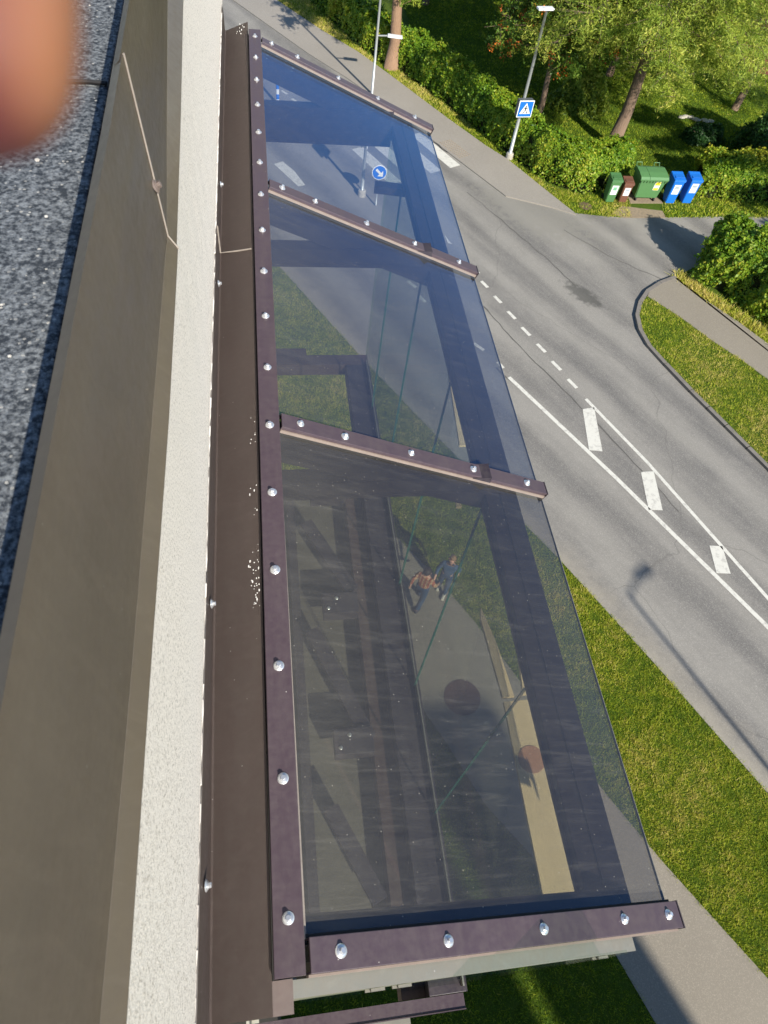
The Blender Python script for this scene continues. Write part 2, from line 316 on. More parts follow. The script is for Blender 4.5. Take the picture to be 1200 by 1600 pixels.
# traffic island beside the side road: raised turf, path and kerb
ipath_up = [G(1050, 436), G(1100, 472), G(1150, 505), G(1200, 542), (21.5, 12.1), (27, 5.5)]
ipath_lo = [G(1010, 466), G(1060, 498), G(1110, 535), G(1160, 568), G(1200, 598), (19.8, 10.0), (25, 3.5)]
def inset(line, d):
    out = []
    for i, p in enumerate(line):
        a = Vector(line[max(0, i - 1)]); b = Vector(line[min(len(line) - 1, i + 1)]); dd = (b - a).normalized(); nrm = Vector((-dd.y, dd.x)); out.append((p[0] + nrm.x * d, p[1] + nrm.y * d))
    return out
kin = inset(kerbline, 0.14)
bm = NB()
for a, b, a2, b2 in zip(kerbline, kerbline[1:], kin, kin[1:]):
    L = (Vector(b) - Vector(a)).length; n = max(1, round(L / 0.9))
    for k in range(n):
        u0, u1 = k / n + 0.01, (k + 1) / n - 0.01
        f = lambda p, q, u: (p[0] + (q[0] - p[0]) * u, p[1] + (q[1] - p[1]) * u)
        zz = 0.11 + random.uniform(-.008, .008)
        slab(bm, [f(a, b, u0), f(a, b, u1), f(a2, b2, u1), f(a2, b2, u0)], 0.0, zz)
tag(part('kerb', bm, M['kerb']), kind='structure')
bm = NB(); slab(bm, kin[3:] + [(30, -6)] + ipath_lo[::-1], 0.0, 0.085); tag(part('verge', bm, M['lawn']), kind='structure')
bm = NB(); slab(bm, [kin[0], kin[1], kin[2]] + ipath_lo + ipath_up[::-1], 0.0, 0.098); tag(part('island_path', bm, M['path']), kind='structure')
bm = NB(); slab(bm, [G(970, 322), G(1000, 326), G(1035, 330), G(1040, 341), G(975, 341), G(958, 334)], 0.0, 0.02)
slab(bm, [G(968, 280), G(1005, 283), G(1036, 318), G(985, 318)], 0.0, 0.02); tag(part('gravel_patch', bm, M['gravel']), kind='structure')

# painted markings
def quad_mark(bm, pix, z=0.02): poly(bm, [G(*p) for p in pix], z)
def line_mark(bm, p, q, wd, z=0.02):
    a = Vector(G(*p)); b = Vector(G(*q)); d = (b - a).normalized(); n = Vector((-d.y, d.x)) * wd / 2
    poly(bm, [a - n, b - n, b + n, a + n], z)
marks = []
def mark(name, fn, label=None):
    bm = NB(); fn(bm); o = part(name, bm, M['paint']); tag(o, kind='structure'); marks.append(o)
for p, q in (((738, 419), (748, 428)), ((752, 440), (762, 450)), ((772, 463), (783, 474)), ((793, 487), (805, 499)), ((815, 512), (828, 525)), ((839, 538), (852, 551)), ((862, 565), (876, 579)), ((887, 593), (901, 607)),
             ((440, 142), (449, 148)), ((456, 155), (467, 162)), ((573, 379), (583, 387)), ((612, 417), (627, 428)), ((637, 440), (650, 450)), ((654, 463), (665, 473)), ((740, 537), (756, 548)), ((777, 566), (786, 576))):
    mark('lane_dash', lambda bm: line_mark(bm, p, q, 0.12))
mark('lane_line', lambda bm: (line_mark(bm, (795, 590), (962, 747), 0.13), line_mark(bm, (962, 747), (1200, 981), 0.13), line_mark(bm, (1200, 981), (1290, 1070), 0.13)))
mark('lane_line', lambda bm: (line_mark(bm, (915, 624), (1010, 722), 0.11), line_mark(bm, (1010, 722), (1200, 936), 0.11), line_mark(bm, (1200, 936), (1290, 1036), 0.11)))
for q in ([(910, 640), (928, 637), (941, 706), (920, 704)], [(1001, 738), (1021, 737), (1035, 798), (1013, 797)], [(1108, 853), (1128, 854), (1141, 897), (1119, 896)], [(428, 257), (442, 253), (460, 268), (477, 290), (466, 292)]):
    mark('painted_block', lambda bm: quad_mark(bm, q))
cd = (Vector(G(612, 281)) - Vector(G(558, 232))).normalized(); cn = Vector((-cd.y, cd.x))
c0 = Vector(G(558, 232))
for k in range(5):
    o_ = c0 + cn * (0.98 * k); L = (2.75, 2.75, 2.75, 2.75, 2.7)[k]
    mark('crossing_stripe', lambda bm: poly(bm, [o_ - cn * .26, o_ + cd * L - cn * .26, o_ + cd * L + cn * .26, o_ + cn * .26], 0.02))
mark('painted_block', lambda bm: quad_mark(bm, [(694, 367), (703, 379), (707, 382), (700, 381)]))
# tactile slabs by the crossing
bm = NB(); a = Vector(G(694, 222)); b = Vector(G(727, 247)); d = (b - a).normalized(); n = Vector((-d.y, d.x)); L = (b - a).length
for i in range(12):
    for j in range(5):
        p = a + d * L * (i + .5) / 12 + n * (j - 2) * 0.13
        lathe(bm, [(0.035, 0.055), (0.022, 0.07)], 6, Matrix.Translation((p.x, p.y, 0)))
tag(part('tactile_studs', bm, M['gravel']), kind='structure')
# long grey repair strips (old joints) in the road
t = NTB('joint_tar'); M['tar'] = t.set(t.mix((0.07, 0.066, 0.06), (0.16, 0.15, 0.13), t.noise(3, 5)), 0.8)
def wavy(pts, wd, z):
    bm = NB(); P = []
    for a, b in zip(pts, pts[1:]):
        for k in range(8): u = k / 8; P.append(Vector((a[0] + (b[0] - a[0]) * u + random.uniform(-.03, .03), a[1] + (b[1] - a[1]) * u + random.uniform(-.03, .03))))
    P.append(Vector(pts[-1])); pr = None
    for i in range(len(P)):
        d = (P[min(i + 1, len(P) - 1)] - P[max(i - 1, 0)]).normalized(); n = Vector((-d.y, d.x)) * wd * random.uniform(.5, 1.2) / 2
        cur = [bm.verts.new((*(P[i] - n), z)), bm.verts.new((*(P[i] + n), z))]
        if pr: bm.faces.new((pr[0], cur[0], cur[1], pr[1]))
        pr = cur
    return bm
for pts, wd in (([(748, 470), (800, 530), (880, 610), (970, 700), (1060, 800)], 0.05), ([(730, 300), (790, 350), (860, 410), (905, 455)], 0.04), ([(880, 360), (960, 405), (1040, 440)], 0.04), ([(775, 575), (850, 640), (915, 700)], 0.05), ([(560, 85 + 60), (640, 195), (700, 240)], 0.05)):
    tag(part('road_joint', wavy([G(*p) for p in pts], wd, 0.0165 if pts[0][0] != 560 else 0.06), M['tar']), kind='structure')

# ------------------------------------------------------------------ grass blades and leaves
def inpoly(P, poly_):
    x, y = P[:, 0], P[:, 1]; ins = np.zeros(len(P), bool); n = len(poly_)
    for i in range(n):
        x0, y0 = poly_[i][:2]; x1, y1 = poly_[(i + 1) % n][:2]
        c = ((y0 > y) != (y1 > y)) & (x < (x1 - x0) * (y - y0) / (y1 - y0 + 1e-12) + x0); ins ^= c
    return ins
def mesh_np(name, V, k, tint):
    me = bpy.data.meshes.new(name); n = len(V) // k
    me.vertices.add(len(V)); me.vertices.foreach_set('co', V.astype(np.float32).ravel())
    me.loops.add(len(V)); me.loops.foreach_set('vertex_index', np.arange(len(V), dtype=np.int32))
    me.polygons.add(n); me.polygons.foreach_set('loop_start', np.arange(0, len(V), k, dtype=np.int32)); me.polygons.foreach_set('loop_total', np.full(n, k, np.int32))
    at = me.attributes.new('tint', 'FLOAT', 'FACE'); at.data.foreach_set('value', np.clip(tint, 0, 1).astype(np.float32))
    me.update(calc_edges=True); return me
def blades(name, poly_, dens, z=0.0, h=0.05, wd=0.010, dry=0.0, jitter=0.0, holes=()):
    P = np.array([p[:2] for p in poly_]); lo, hi = P.min(0), P.max(0); N = int((hi - lo).prod() * dens)
    q = rng.uniform(lo, hi, (N, 2)); q2 = q + rng.normal(0, jitter, q.shape) if jitter else q
    q = q2[inpoly(q, poly_)]
    for ho in holes: q = q[~inpoly(q, ho)]
    N = len(q)
    big = np.sin(q[:, 0] * .9 + 1.5 * np.sin(q[:, 1] * .6 + 1)) * np.sin(q[:, 1] * .8 + 1.5 * np.sin(q[:, 0] * .7)) * .5 + .5
    pat = np.sin(q[:, 0] * 2.1 + np.sin(q[:, 1] * 1.3) * 2) * np.sin(q[:, 1] * 1.7 + np.cos(q[:, 0] * .9) * 2) * .5 + .5
    pat2 = np.sin(q[:, 0] * 7.3 + 2 * np.sin(q[:, 1] * 5.1)) * np.sin(q[:, 1] * 8.3 + 2 * np.cos(q[:, 0] * 4.7)) * .5 + .5
    hh = h * rng.uniform(.4, 1.3, N) * (0.6 + .7 * pat2); a = rng.uniform(0, 2 * np.pi, N); ln = rng.normal(0, .6, (N, 2)) * hh[:, None]
    u = np.stack([np.cos(a), np.sin(a)], 1) * (wd * rng.uniform(.6, 1.4, N))[:, None]
    V = np.zeros((N, 3, 3)); V[:, 0, :2] = q - u; V[:, 1, :2] = q + u; V[:, 2, :2] = q + ln; V[:, :2, 2] = z; V[:, 2, 2] = z + hh
    return mesh_np(name, V.reshape(-1, 3), 3, rng.normal(.30, .2, N) + .25 * (pat - .5) + .30 * (pat2 - .5) + (dry * rng.uniform(.4, 1.4, N) + .18 * (dry > 0)) * (.35 + 1.1 * big) - .08)
def add_grass(label, *a, **k):
    o = link('grass', blades('grass', *a, **k), M['blade']); tag(o, label, 'grass', kind='stuff'); return o
nearedge = [(0.49, 20.72), (3.09, 15.79), (4.99, 12.44), (7.21, 8.73), (8.85, 5.6), (10.32, 2.59), (13.6, -4)]
pathR = [(-0.2, 11.6), (0.49, 11.49), (2.26, 10.58), (3.14, 9.54), (3.9, 8.45), (4.67, 7.1), (5.7, 5.0), (6.71, 2.93), (7.5, 1.52), (8.82, -0.59), (11, -4)]
add_grass('sunlit rough grass between the near edge of the road and the asphalt path', nearedge + pathR[::-1] + [(-0.2, 20.7)], 4200, h=0.052, wd=0.0062, dry=0.13, jitter=0.04)
add_grass('dark shaded grass below the lower end of the canopy beside the path', [(-0.1, .3), (1.0, .35), (2.0, 2.0), (2.4, 4.6), (2.3, 5.7), (3.05, 5.19), (3.5, 4.3), (4.11, 2.95), (5.0, 1.7), (6.0, 0.15), (6.42, -0.98), (7.9, -3.4), (-0.1, -3.4)], 2600, h=0.05, wd=0.0065, jitter=0.03)
add_grass('patchy dry grass on the kerbed island right of the road', kin[3:] + [(22, -4)] + ipath_lo[::-1], 1500, z=0.085, h=0.055, wd=0.009, dry=0.32, jitter=0.03)
hf = [G(483, 0), G(527, 43), G(593, 100), G(627, 112), G(677, 149), G(760, 215), G(796, 246), G(858, 289), G(900, 303), G(935, 303), G(975, 288)]
add_grass('yellowish grass strip between the pavement and the long hedge', side_far[:12] + hf[::-1], 900, h=0.08, wd=0.014, dry=0.45, jitter=0.05)
add_grass('grass tufts in front of the blue bins and the right hand hedge', [G(1035, 330), G(1040, 341), G(1200, 341), (26, G(1200, 339)[1]), (26, 27.6), G(1200, 300), G(1036, 305)], 420, h=0.09, wd=0.022, dry=0.1, jitter=0.03)
add_grass('garden lawn around the larch behind the hedge', [G(640, 40), G(760, 215), G(860, 280), G(985, 300), G(1100, 300), (26, 28.5), (30, 42), (8, 46)], 620, h=0.06, wd=0.016, dry=-0.02)
ed = ipath_up[:4]
add_grass('weedy grass edge between the island path and the trimmed bush', ed + [(p[0] + .45, p[1] + .5) for p in ed[::-1]], 900, z=0.0, h=0.16, wd=0.018, dry=0.35, jitter=0.06)

def quads(P, nrm, size, asp=0.6, fold=0.0):           # leaf quads at P facing roughly nrm
    N = len(P); a = rng.normal(0, 1, (N, 3)); u = np.cross(nrm, a); u /= np.linalg.norm(u, axis=1)[:, None] + 1e-9; v = np.cross(nrm, u); v /= np.linalg.norm(v, axis=1)[:, None] + 1e-9
    s = (size * rng.uniform(.6, 1.35, N))[:, None]; V = np.zeros((N, 4, 3))
    V[:, 0] = P - u * s * .5; V[:, 1] = P + v * s * asp * .5; V[:, 2] = P + u * s * .5; V[:, 3] = P - v * s * asp * .5
    return V.reshape(-1, 3)
def lump(P, sc, seed):                                # cheap 3D pseudo noise in -1..1
    r = np.random.default_rng(seed); o = np.zeros(len(P))
    for k in range(6):
        d = r.normal(0, 1, 3); d /= np.linalg.norm(d); o += np.sin(P @ d * sc * r.uniform(.7, 2.2) + r.uniform(0, 6.28))
    return o / 3.0
def chaikin(l):
    for _ in range(2):
        o = [l[0]]
        for a, b in zip(l, l[1:]): o += [(a[0] * .75 + b[0] * .25, a[1] * .75 + b[1] * .25), (a[0] * .25 + b[0] * .75, a[1] * .25 + b[1] * .75)]
        l = o + [l[-1]]
    return l
def hedge(line, width, height, n_leaf, label, cat='hedge', z0=0.0, size=0.085, mat='hedge', group=None, round_=0.5, wob=0.14, autumn=0.0):
    line = chaikin(line); pts = np.array(line, float); seg = np.diff(pts, axis=0); L = np.linalg.norm(seg, axis=1); cum = np.concatenate([[0], np.cumsum(L)]); T = cum[-1]
    root = thing('hedge', label, cat, (pts[0][0], pts[0][1], z0), 0, group); off = np.array([pts[0][0], pts[0][1], z0])
    N = n_leaf; s = rng.uniform(-width * .4, T + width * .4, N); sc = np.clip(s, 0, T); i = np.clip(np.searchsorted(cum, sc) - 1, 0, len(L) - 1)
    sd = seg / L[:, None]; vd = np.vstack([sd[:1], (sd[:-1] + sd[1:]) / 2, sd[-1:]]); fr_ = ((sc - cum[i]) / L[i])[:, None]; d = seg[i] / L[i][:, None]; ds = vd[i] * (1 - fr_) + vd[i + 1] * fr_; ds /= np.linalg.norm(ds, axis=1)[:, None]; nv = np.stack([-ds[:, 1], ds[:, 0]], 1); base = pts[i] + d * (s - cum[i])[:, None]
    th = rng.uniform(-.02, math.pi + .02, N); cp, sp_ = np.cos(th), np.sin(th); ex_ = round_
    yy = width / 2 * np.sign(cp) * np.abs(cp) ** ex_; zz = height * np.abs(sp_) ** ex_
    ov = np.clip(np.maximum(-s, s - T) / (width * .45), 0, 1); capf = np.sqrt(1 - ov ** 2 * .98); yy = yy * capf; zz = zz * (.45 + .55 * capf)
    base = pts[i] + d * (s - cum[i])[:, None]
    ny = np.sign(cp) * np.abs(cp) ** (2 - ex_); nz = np.abs(sp_) ** (2 - ex_) + .05
    ends = np.where(s < 0, -1., np.where(s > T, 1., 0.)) * ov
    n3 = np.stack([nv[:, 0] * ny + d[:, 0] * ends, nv[:, 1] * ny + d[:, 1] * ends, nz], 1); n3 /= np.linalg.norm(n3, axis=1)[:, None]
    P = np.stack([base[:, 0] + nv[:, 0] * yy, base[:, 1] + nv[:, 1] * yy, zz], 1)
    w_ = lump(P, 2.6, 3) * wob * .7 + lump(P, 8, 5) * wob * .6; dep = np.abs(rng.normal(0, .10, N)) - np.where(rng.uniform(0, 1, N) < .06, rng.uniform(0, .16, N), 0)
    P = P + n3 * (w_ - dep)[:, None]; P[:, 2] = np.maximum(P[:, 2], .03); nn = n3 * .8 + np.array([0, 0, .25]) + rng.normal(0, .6, (N, 3)); nn /= np.linalg.norm(nn, axis=1)[:, None]
    tint = rng.normal(.45, .2, N) + .12 * (w_ / wob) + .16 * lump(P, .9, 9) + autumn * np.maximum(0, lump(P, 1.1, 21))
    f = link('foliage', mesh_np('foliage', quads(P, nn, size) - off, 4, tint), M[mat], root)
    bm = NB(); rings = []; L2 = [Vector(p) for p in line]; L2 = [L2[0] - (L2[1] - L2[0]).normalized() * width * .3] + L2 + [L2[-1] + (L2[-1] - L2[-2]).normalized() * width * .3]
    for k, p in enumerate(L2):
        dd = (L2[min(k + 1, len(L2) - 1)] - L2[max(k - 1, 0)]).normalized(); sc_ = .5 if k in (0, len(L2) - 1) else .78
        rings.append([bm.verts.new((p.x - dd.y * width / 2 * sc_ * math.copysign(abs(math.cos(a_)) ** round_, math.cos(a_)) - off[0], p.y + dd.x * width / 2 * sc_ * math.copysign(abs(math.cos(a_)) ** round_, math.cos(a_)) - off[1], height * sc_ * 1.05 * abs(math.sin(a_)) ** round_)) for a_ in [math.pi * q / 12 for q in range(13)]])
    for r0_, r1_ in zip(rings, rings[1:]):
        for q in range(12): bm.faces.new((r0_[q], r0_[q + 1], r1_[q + 1], r1_[q]))
    bm.faces.new(rings[0]); bm.faces.new(rings[-1][::-1])
    part('twigs', bm, M['twig'], root); return root
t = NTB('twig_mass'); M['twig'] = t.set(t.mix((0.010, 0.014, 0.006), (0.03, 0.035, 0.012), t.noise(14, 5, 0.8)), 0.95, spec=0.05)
def mid(front, d): return inset(front, d)
hl = inset([G(440, -45)] + hf, 0.65)
hedge(hl, 1.25, 1.55, 190000, 'long clipped hedge running along the pavement up to the waste bins', size=0.11, autumn=.25)
a = G(1086, 316); b = G(1230, 326)
hedge([(a[0] + .7, a[1] + .9), (b[0] + .8, b[1] + 1.0)], 1.5, 1.55, 42000, 'clipped hedge standing right of the two blue bins', size=0.11, autumn=.35)
a = G(1112, 452, .1); b = G(1150, 480); c_ = G(1200, 530)
hedge([(a[0] + .65, a[1] + .95), (b[0] + 1.15, b[1] + .7), (c_[0] + 1.3, c_[1] + .75), (c_[0] + 4.2, c_[1] - 3.4)], 2.2, 2.15, 66000, 'big sunlit bush beside the asphalt path at the right edge', 'bush', size=0.12, round_=.72, wob=.2, autumn=.2)

def tree(name, label, cat, x, y, h, r0, crown_z, crown_r, nb, per, leaf, asp, mat, bark, droop=0.25, trunk_lean=(0, 0), profile=None, group=None, berries=0, dens=1.0, z0=0.0, droopn=0.0, only=None):
    root = thing(name, label, cat, (x, y, z0), 0, group)
    bm = NB(); tp = []; rr = []
    for k in range(9):
        u = k / 8; tp.append((trunk_lean[0] * u * h + .06 * math.sin(k * 1.7), trunk_lean[1] * u * h + .05 * math.cos(k * 2.1), h * u)); rr.append(r0 * (1.25 if k == 0 else 1) * (1 - .85 * u) + .01)
    tube(bm, tp, rr, 12); LP = []; LN = []; LT = []
    r = np.random.default_rng(int(x * 13 + y * 7) + 5)
    for i in range(nb):
        u = (i + r.uniform(0, 1)) / nb; zb = crown_z + (h - crown_z) * u; ang = i * 2.399 + r.uniform(-.4, .4)
        rad = crown_r * (profile(u) if profile else (1 - u) ** .7) * r.uniform(.72, 1.12)
        b0 = np.array([trunk_lean[0] * zb, trunk_lean[1] * zb, zb]); dr = np.array([math.cos(ang), math.sin(ang), 0])
        pts = []
        for k in range(6):
            s = k / 5; pts.append(b0 + dr * rad * s + np.array([0, 0, (-.5 * droop * s * s * rad * 2 + (.28 if droop < .5 else .05) * s * rad)]))
        tube(bm, pts, [max(.006, r0 * .22 * (1 - u * .6) * (1 - .85 * k / 5)) for k in range(6)], 5, False)
        pts = np.array(pts)
        for tw in range(int(per)):
            s = r.uniform(.12, 1.0) ** .8; p = pts[0] + (pts[-1] - pts[0]) * s; p[2] = np.interp(s, np.linspace(0, 1, 6), pts[:, 2])
            side = r.choice([-1, 1]); pd = np.array([-dr[1], dr[0], 0]) * side; tl = rad * r.uniform(.12, .42) * (1.15 - .6 * s) + .12
            td = pd * r.uniform(.5, 1.1) + dr * r.uniform(.2, 1.0) + np.array([0, 0, r.uniform(-.55, .25) - droopn]); td /= np.linalg.norm(td)
            if tw % 5 == 0: tube(bm, [p, p + td * tl], [.012, .004], 3, False)
            m = int(r.uniform(9, 16) * dens); ss = r.uniform(0, 1, m)[:, None]; q = p + td * tl * ss + r.normal(0, .055 + .035 * tl, (m, 3)); LP.append(q)
            nn = r.normal(0, 1, (m, 3)) * .8 + np.array([0, 0, .8]); LN.append(nn / np.linalg.norm(nn, axis=1)[:, None]); LT.append(np.full(m, r.normal(.42, .2)) + r.normal(0, .12, m))
    part('trunk', bm, bark, root, smooth=True)
    P = np.concatenate(LP); Nn = np.concatenate(LN); Tt = np.concatenate(LT)
    if berries:
        idx = r.choice(len(P), berries, replace=False); B = (P[idx][:, None, :] + r.normal(0, .07, (berries, 14, 3))).reshape(-1, 3); bn = r.normal(0, 1, B.shape); bn /= np.linalg.norm(bn, axis=1)[:, None]
        link('berries', mesh_np('berries', quads(B, bn, .07, .9), 4, r.uniform(0, 1, len(B))), M['berry'], root)
    link('crown', mesh_np('crown', quads(P, Nn, leaf, asp), 4, Tt), mat, root)
    return root
tx, ty = G(955, 232)
tree('larch_tree', 'tall larch with a bare lower trunk on the lawn behind the green waste container', 'tree', tx, ty, 13.0, .25, 3.9, 5.2, 100, 70, .135, .2, M['larch'], M['bark'], droop=.42, trunk_lean=(.02, 0), profile=lambda u: (1 - u) ** .6 * (1.0 if u > .08 else .8), dens=4.2)
tx, ty = G(836, 192)
tree('rowan_tree', 'rowan tree with orange berry clusters behind the crossing lamp', 'tree', tx, ty, 6.8, .13, 2.4, 3.1, 46, 40, .14, .42, M['rowan'], M['bark'], droop=.1, profile=lambda u: math.sin(math.pi * min(.98, .28 + .66 * u)) , berries=520, dens=1.7, trunk_lean=(.03, .02))
tx, ty = G(611, 107)
tree('pine_tree', 'pine with a thick bare reddish trunk growing out of the hedge by the second lamp', 'tree', tx, ty, 9.0, .27, 3.3, 2.9, 40, 36, .19, .26, M['pine'], M['pbark'], droop=.35, profile=lambda u: (1 - u) ** .5, dens=2.4)
for (bx, by, hh, rr, cz, lab, mt, kind) in (
    (17.4, 36.0, 12, 4.2, .5, 'dark spruce behind the rowan and left of the larch', 'larch', 'spruce_tree'),
    (23.0, 33.2, 13, 4.8, 1.9, 'second larch close behind at the upper right corner', 'larch', 'larch_tree'),
    (13.4, 41.5, 11, 4.0, 1.5, 'bushy pine at the top edge left of the rowan', 'pine', 'pine_tree'),
    (21.5, 45.5, 12, 4.5, 1.5, 'conifer deep in the garden at the top edge', 'larch', 'spruce_tree'),
    (9.2, 43.0, 10, 3.2, 2.0, 'pine crown at the top edge right of the second lamp', 'pine', 'pine_tree')):
    tree(kind, lab, 'tree', bx, by, hh, .14, cz, rr, 64, 52, .17, .22, M[mt], M['bark'], droop=.3, profile=lambda u: (1 - u) ** .7, dens=1.9)
def shrub(label, x, y, rx, ry, h, n, mat='dark_leaf', size=.12, z0=0, name='shrub', autumn=0.0):
    root = thing(name, label, 'shrub', (x, y, z0)); d = rng.normal(0, 1, (n, 3)); d /= np.linalg.norm(d, axis=1)[:, None]; d[:, 2] = np.abs(d[:, 2]) * 1.0
    k = 1 + .2 * lump(d * 2, 2.2, int(x * 10)) + .12 * lump(d * 2, 6, 4) - np.abs(rng.normal(0, .12, n)); P = d * k[:, None] * np.array([rx, ry, h])
    P[:, 2] = np.maximum(P[:, 2], .05); nn = d + rng.normal(0, .6, d.shape); nn /= np.linalg.norm(nn, axis=1)[:, None]
    link('foliage', mesh_np('foliage', quads(P, nn, size), 4, rng.normal(.45, .22, n) + .2 * lump(P, 2, 8) + autumn), M[mat], root)
    bm = NB()
    for k in range(9):
        a_ = k * .7; tube(bm, [(0, 0, 0), (rx * .4 * math.cos(a_), ry * .4 * math.sin(a_), h * .45), (rx * .75 * math.cos(a_), ry * .75 * math.sin(a_), h * .7)], [.04, .025, .01], 5)
    part('stems', bm, M['bark'], root); return root
x, y = G(1175, 262); shrub('round dark green shrub between the larch and the right hand hedge', x + .8, y + .6, 1.5, 1.3, 2.9, 15000)
x, y = G(905, 178); shrub('small dark conifer bush between the rowan and the larch', x, y + .6, 1.1, 1.0, 1.8, 9000, 'larch', .14)
x, y = G(1100, 225); shrub('low dark shrub in the shaded bed right of the larch trunk', x, y + .3, 1.0, .6, .7, 5000)
# tree out of frame whose crown shades the side road
tree('maple_tree', 'tree on the island beyond the right hand bush shading the side road', 'tree', 26.3, 14.6, 8.5, .2, 2.4, 2.8, 30, 26, .22, .6, M['hedge'], M['bark'], droop=.1, profile=lambda u: math.sin(math.pi * (.2 + .75 * u)), dens=1.1)

tree('birch_tree', 'tree right of the frame shading the side road and the lawn behind the bins', 'tree', 22.8, 21.0, 8.2, .16, 2.6, 2.5, 30, 28, .15, .55, M['rowan'], M['bark'], droop=.15, profile=lambda u: math.sin(math.pi * (.2 + .75 * u)), dens=1.4)
# garden shed, stone border and ball
x, y = G(1165, 120); root = thing('garden_shed', 'reddish brown wooden shed half hidden behind the larch at the right edge', 'shed', (x + 1.5, y + 1.6, 0), -.25)
M['redwood'] = simple('red_boards', (0.16, 0.05, 0.03), 0.8, var=.3, sc=4)
bm = NB()
for k in range(13): box(bm, -1.6 + k * .25, -1.6 + k * .25 + .235, -1.2, 1.2, 0, 2.2, 0.004)
part('wall', bm, M['redwood'], root)
bm = NB()
for k in range(10):
    bar(bm, (-1.9 + k * .4 + .2, -1.6, 2.05), (-1.9 + k * .4 + .2, 1.6, 2.75), .38, .04 if k % 2 else .055)
part('roof', bm, M['redwood'], root)
bm = NB()
for k in range(8):
    p, q = G(1062 + k * 7 + random.uniform(-3, 3), 184 + k * 1.2 + random.uniform(-2, 2)), None
    lathe(bm, [(.10, 0), (.15, .03), (.12, .09), (.05, .11)], 7, Matrix.Translation((p[0], p[1], 0)) @ Matrix.Diagonal((1.3, .8, 1, 1)) @ Matrix.Rotation(k, 4, 'Z'))
o = part('stone_border', bm, M['conc']); tag(o, 'row of pale stones edging the shaded bed right of the larch', 'stones')
bm = NB(); bmesh.ops.create_icosphere(bm, subdivisions=3, radius=.14); x, y = G(908, 166); o = part('ball', bm, simple('faded_red_ball', (.45, .16, .12), .5), None, (x, y, .14), True); tag(o, 'small faded red ball lying on the lawn left of the larch', 'ball')

# ------------------------------------------------------------------ street furniture
def face_cam(x, y): return math.atan2(-x * 0 + 0, 1)
def pole(root, h, r=0.055, foot=True, name='pole'):
    bm = NB(); tube(bm, [(0, 0, .05), (0, 0, h * .35), (0, 0, h)], [r, r * .85, r * .62], 14); o = part(name, bm, M['galv'], root, smooth=True)
    if foot:
        bm = NB(); lathe(bm, [(.15, 0), (.15, .22), (.12, .26)], 16); part('foot', bm, M['conc'], root)
    return o
def lamp_head(root, loc, ang, L=.62):
    bm = NB(); vs = []
    mt = Matrix.Translation(loc) @ Matrix.Rotation(ang, 4, 'Z')
    box(bm, 0, L, -.12, .12, -.03, .045, .025, mt); part('lamp_head', bm, M['white_paint'], root)
    bm = NB(); box(bm, L * .25, L * .92, -.09, .09, -.036, -.031, 0, mt); part('lamp_lens', bm, M['grey_sign'], root)
def ped_sign(root, z, ang, s=.34, y=-.08, twin=True):
    mt = Matrix.Translation((0, 0, z)) @ Matrix.Rotation(ang, 4, 'Z')
    bm = NB(); box(bm, -s, s, y - .03, y, -s, s, .008, mt); pl = part('sign_panel', bm, M['white_paint'], root)
    f = lambda pts, yy: [bmv for bmv in pts]
    def flat(pts, yy, m, nm):
        bm = NB(); vs = [bm.verts.new(mt @ Vector((a * s, yy, b * s))) for a, b in pts]; vs2 = [bm.verts.new(mt @ Vector((a * s, yy - .004, b * s))) for a, b in pts]
        bm.faces.new(vs[::-1]); bm.faces.new(vs2)
        for i in range(len(vs)): bm.faces.new((vs[i], vs[(i + 1) % len(vs)], vs2[(i + 1) % len(vs)], vs2[i]))
        bmesh.ops.recalc_face_normals(bm, faces=bm.faces[:]); return part(nm, bm, m, pl)
    flat([(-.9, -.9), (.9, -.9), (.9, .9), (-.9, .9)], y - .031, M['blue_sign'], 'blue_field')
    flat([(-.72, -.55), (.72, -.55), (0, .75)], y - .036, M['white_paint'], 'white_triangle')
    bm = NB()
    def bx(pts):
        vs = [bm.verts.new(mt @ Vector((a * s, y - .0445, b * s))) for a, b in pts]; bm.faces.new(vs)
    bx([(-.06, .30), (.06, .30), (.09, .40), (0, .48), (-.09, .40)]); bx([(-.11, .26), (.11, .26), (.08, -.08), (-.09, -.08)])
    bx([(-.09, -.1), (.03, -.1), (-.2, -.5), (-.32, -.5)]); bx([(.0, -.1), (.09, -.1), (.34, -.46), (.24, -.52)]); bx([(.1, .2), (.12, .1), (.3, 0), (.28, .1)]); bx([(-.1, .2), (-.12, .08), (-.3, -.06), (-.28, .06)])
    part('walking_figure', bm, M['black_paint'], pl)
    if twin:
        bm = NB(); box(bm, -s, s, -y, -y + .03, -s, s, .008, mt); part('sign_back', bm, M['dark_back'], root)
    return pl
x, y = G(795, 248); L1 = thing('street_lamp', 'street lamp at the crossing with a square blue sign on its pole', 'street lamp', (x, y, 0)); pole(L1, 5.35, .075); lamp_head(L1, (-.35, 0, 5.4), .15, .62)
ped_sign(L1, 2.15, .12, .31, -.30, False)
bm = NB(); box(bm, -.30, .30, -.298, -.07, 1.85, 2.45, 0.01, Matrix.Rotation(.12, 4, 'Z')); part('sign_housing', bm, M['dark_back'], L1)
x, y = G(581, 149); L2 = thing('street_lamp', 'thin lamp pole with a low side arm in front of the reddish pine trunk', 'street lamp', (x, y, 0)); pole(L2, 6.5, .06, False)
bm = NB(); tube(bm, [(0, 0, 2.36), (.45, -.1, 2.42)], .03, 8); part('arm', bm, M['galv'], L2); lamp_head(L2, (.42, -.09, 2.42), -.15, .62)
bm = NB(); lathe(bm, [(.4, 0), (.4, .03)], 12); bm.free()
x, y = 14.0, -5.4; L3 = thing('street_lamp', 'lamp out of frame at lower right whose shadow falls on the road', 'street lamp', (x, y, 0)); pole(L3, 9.1, .075)
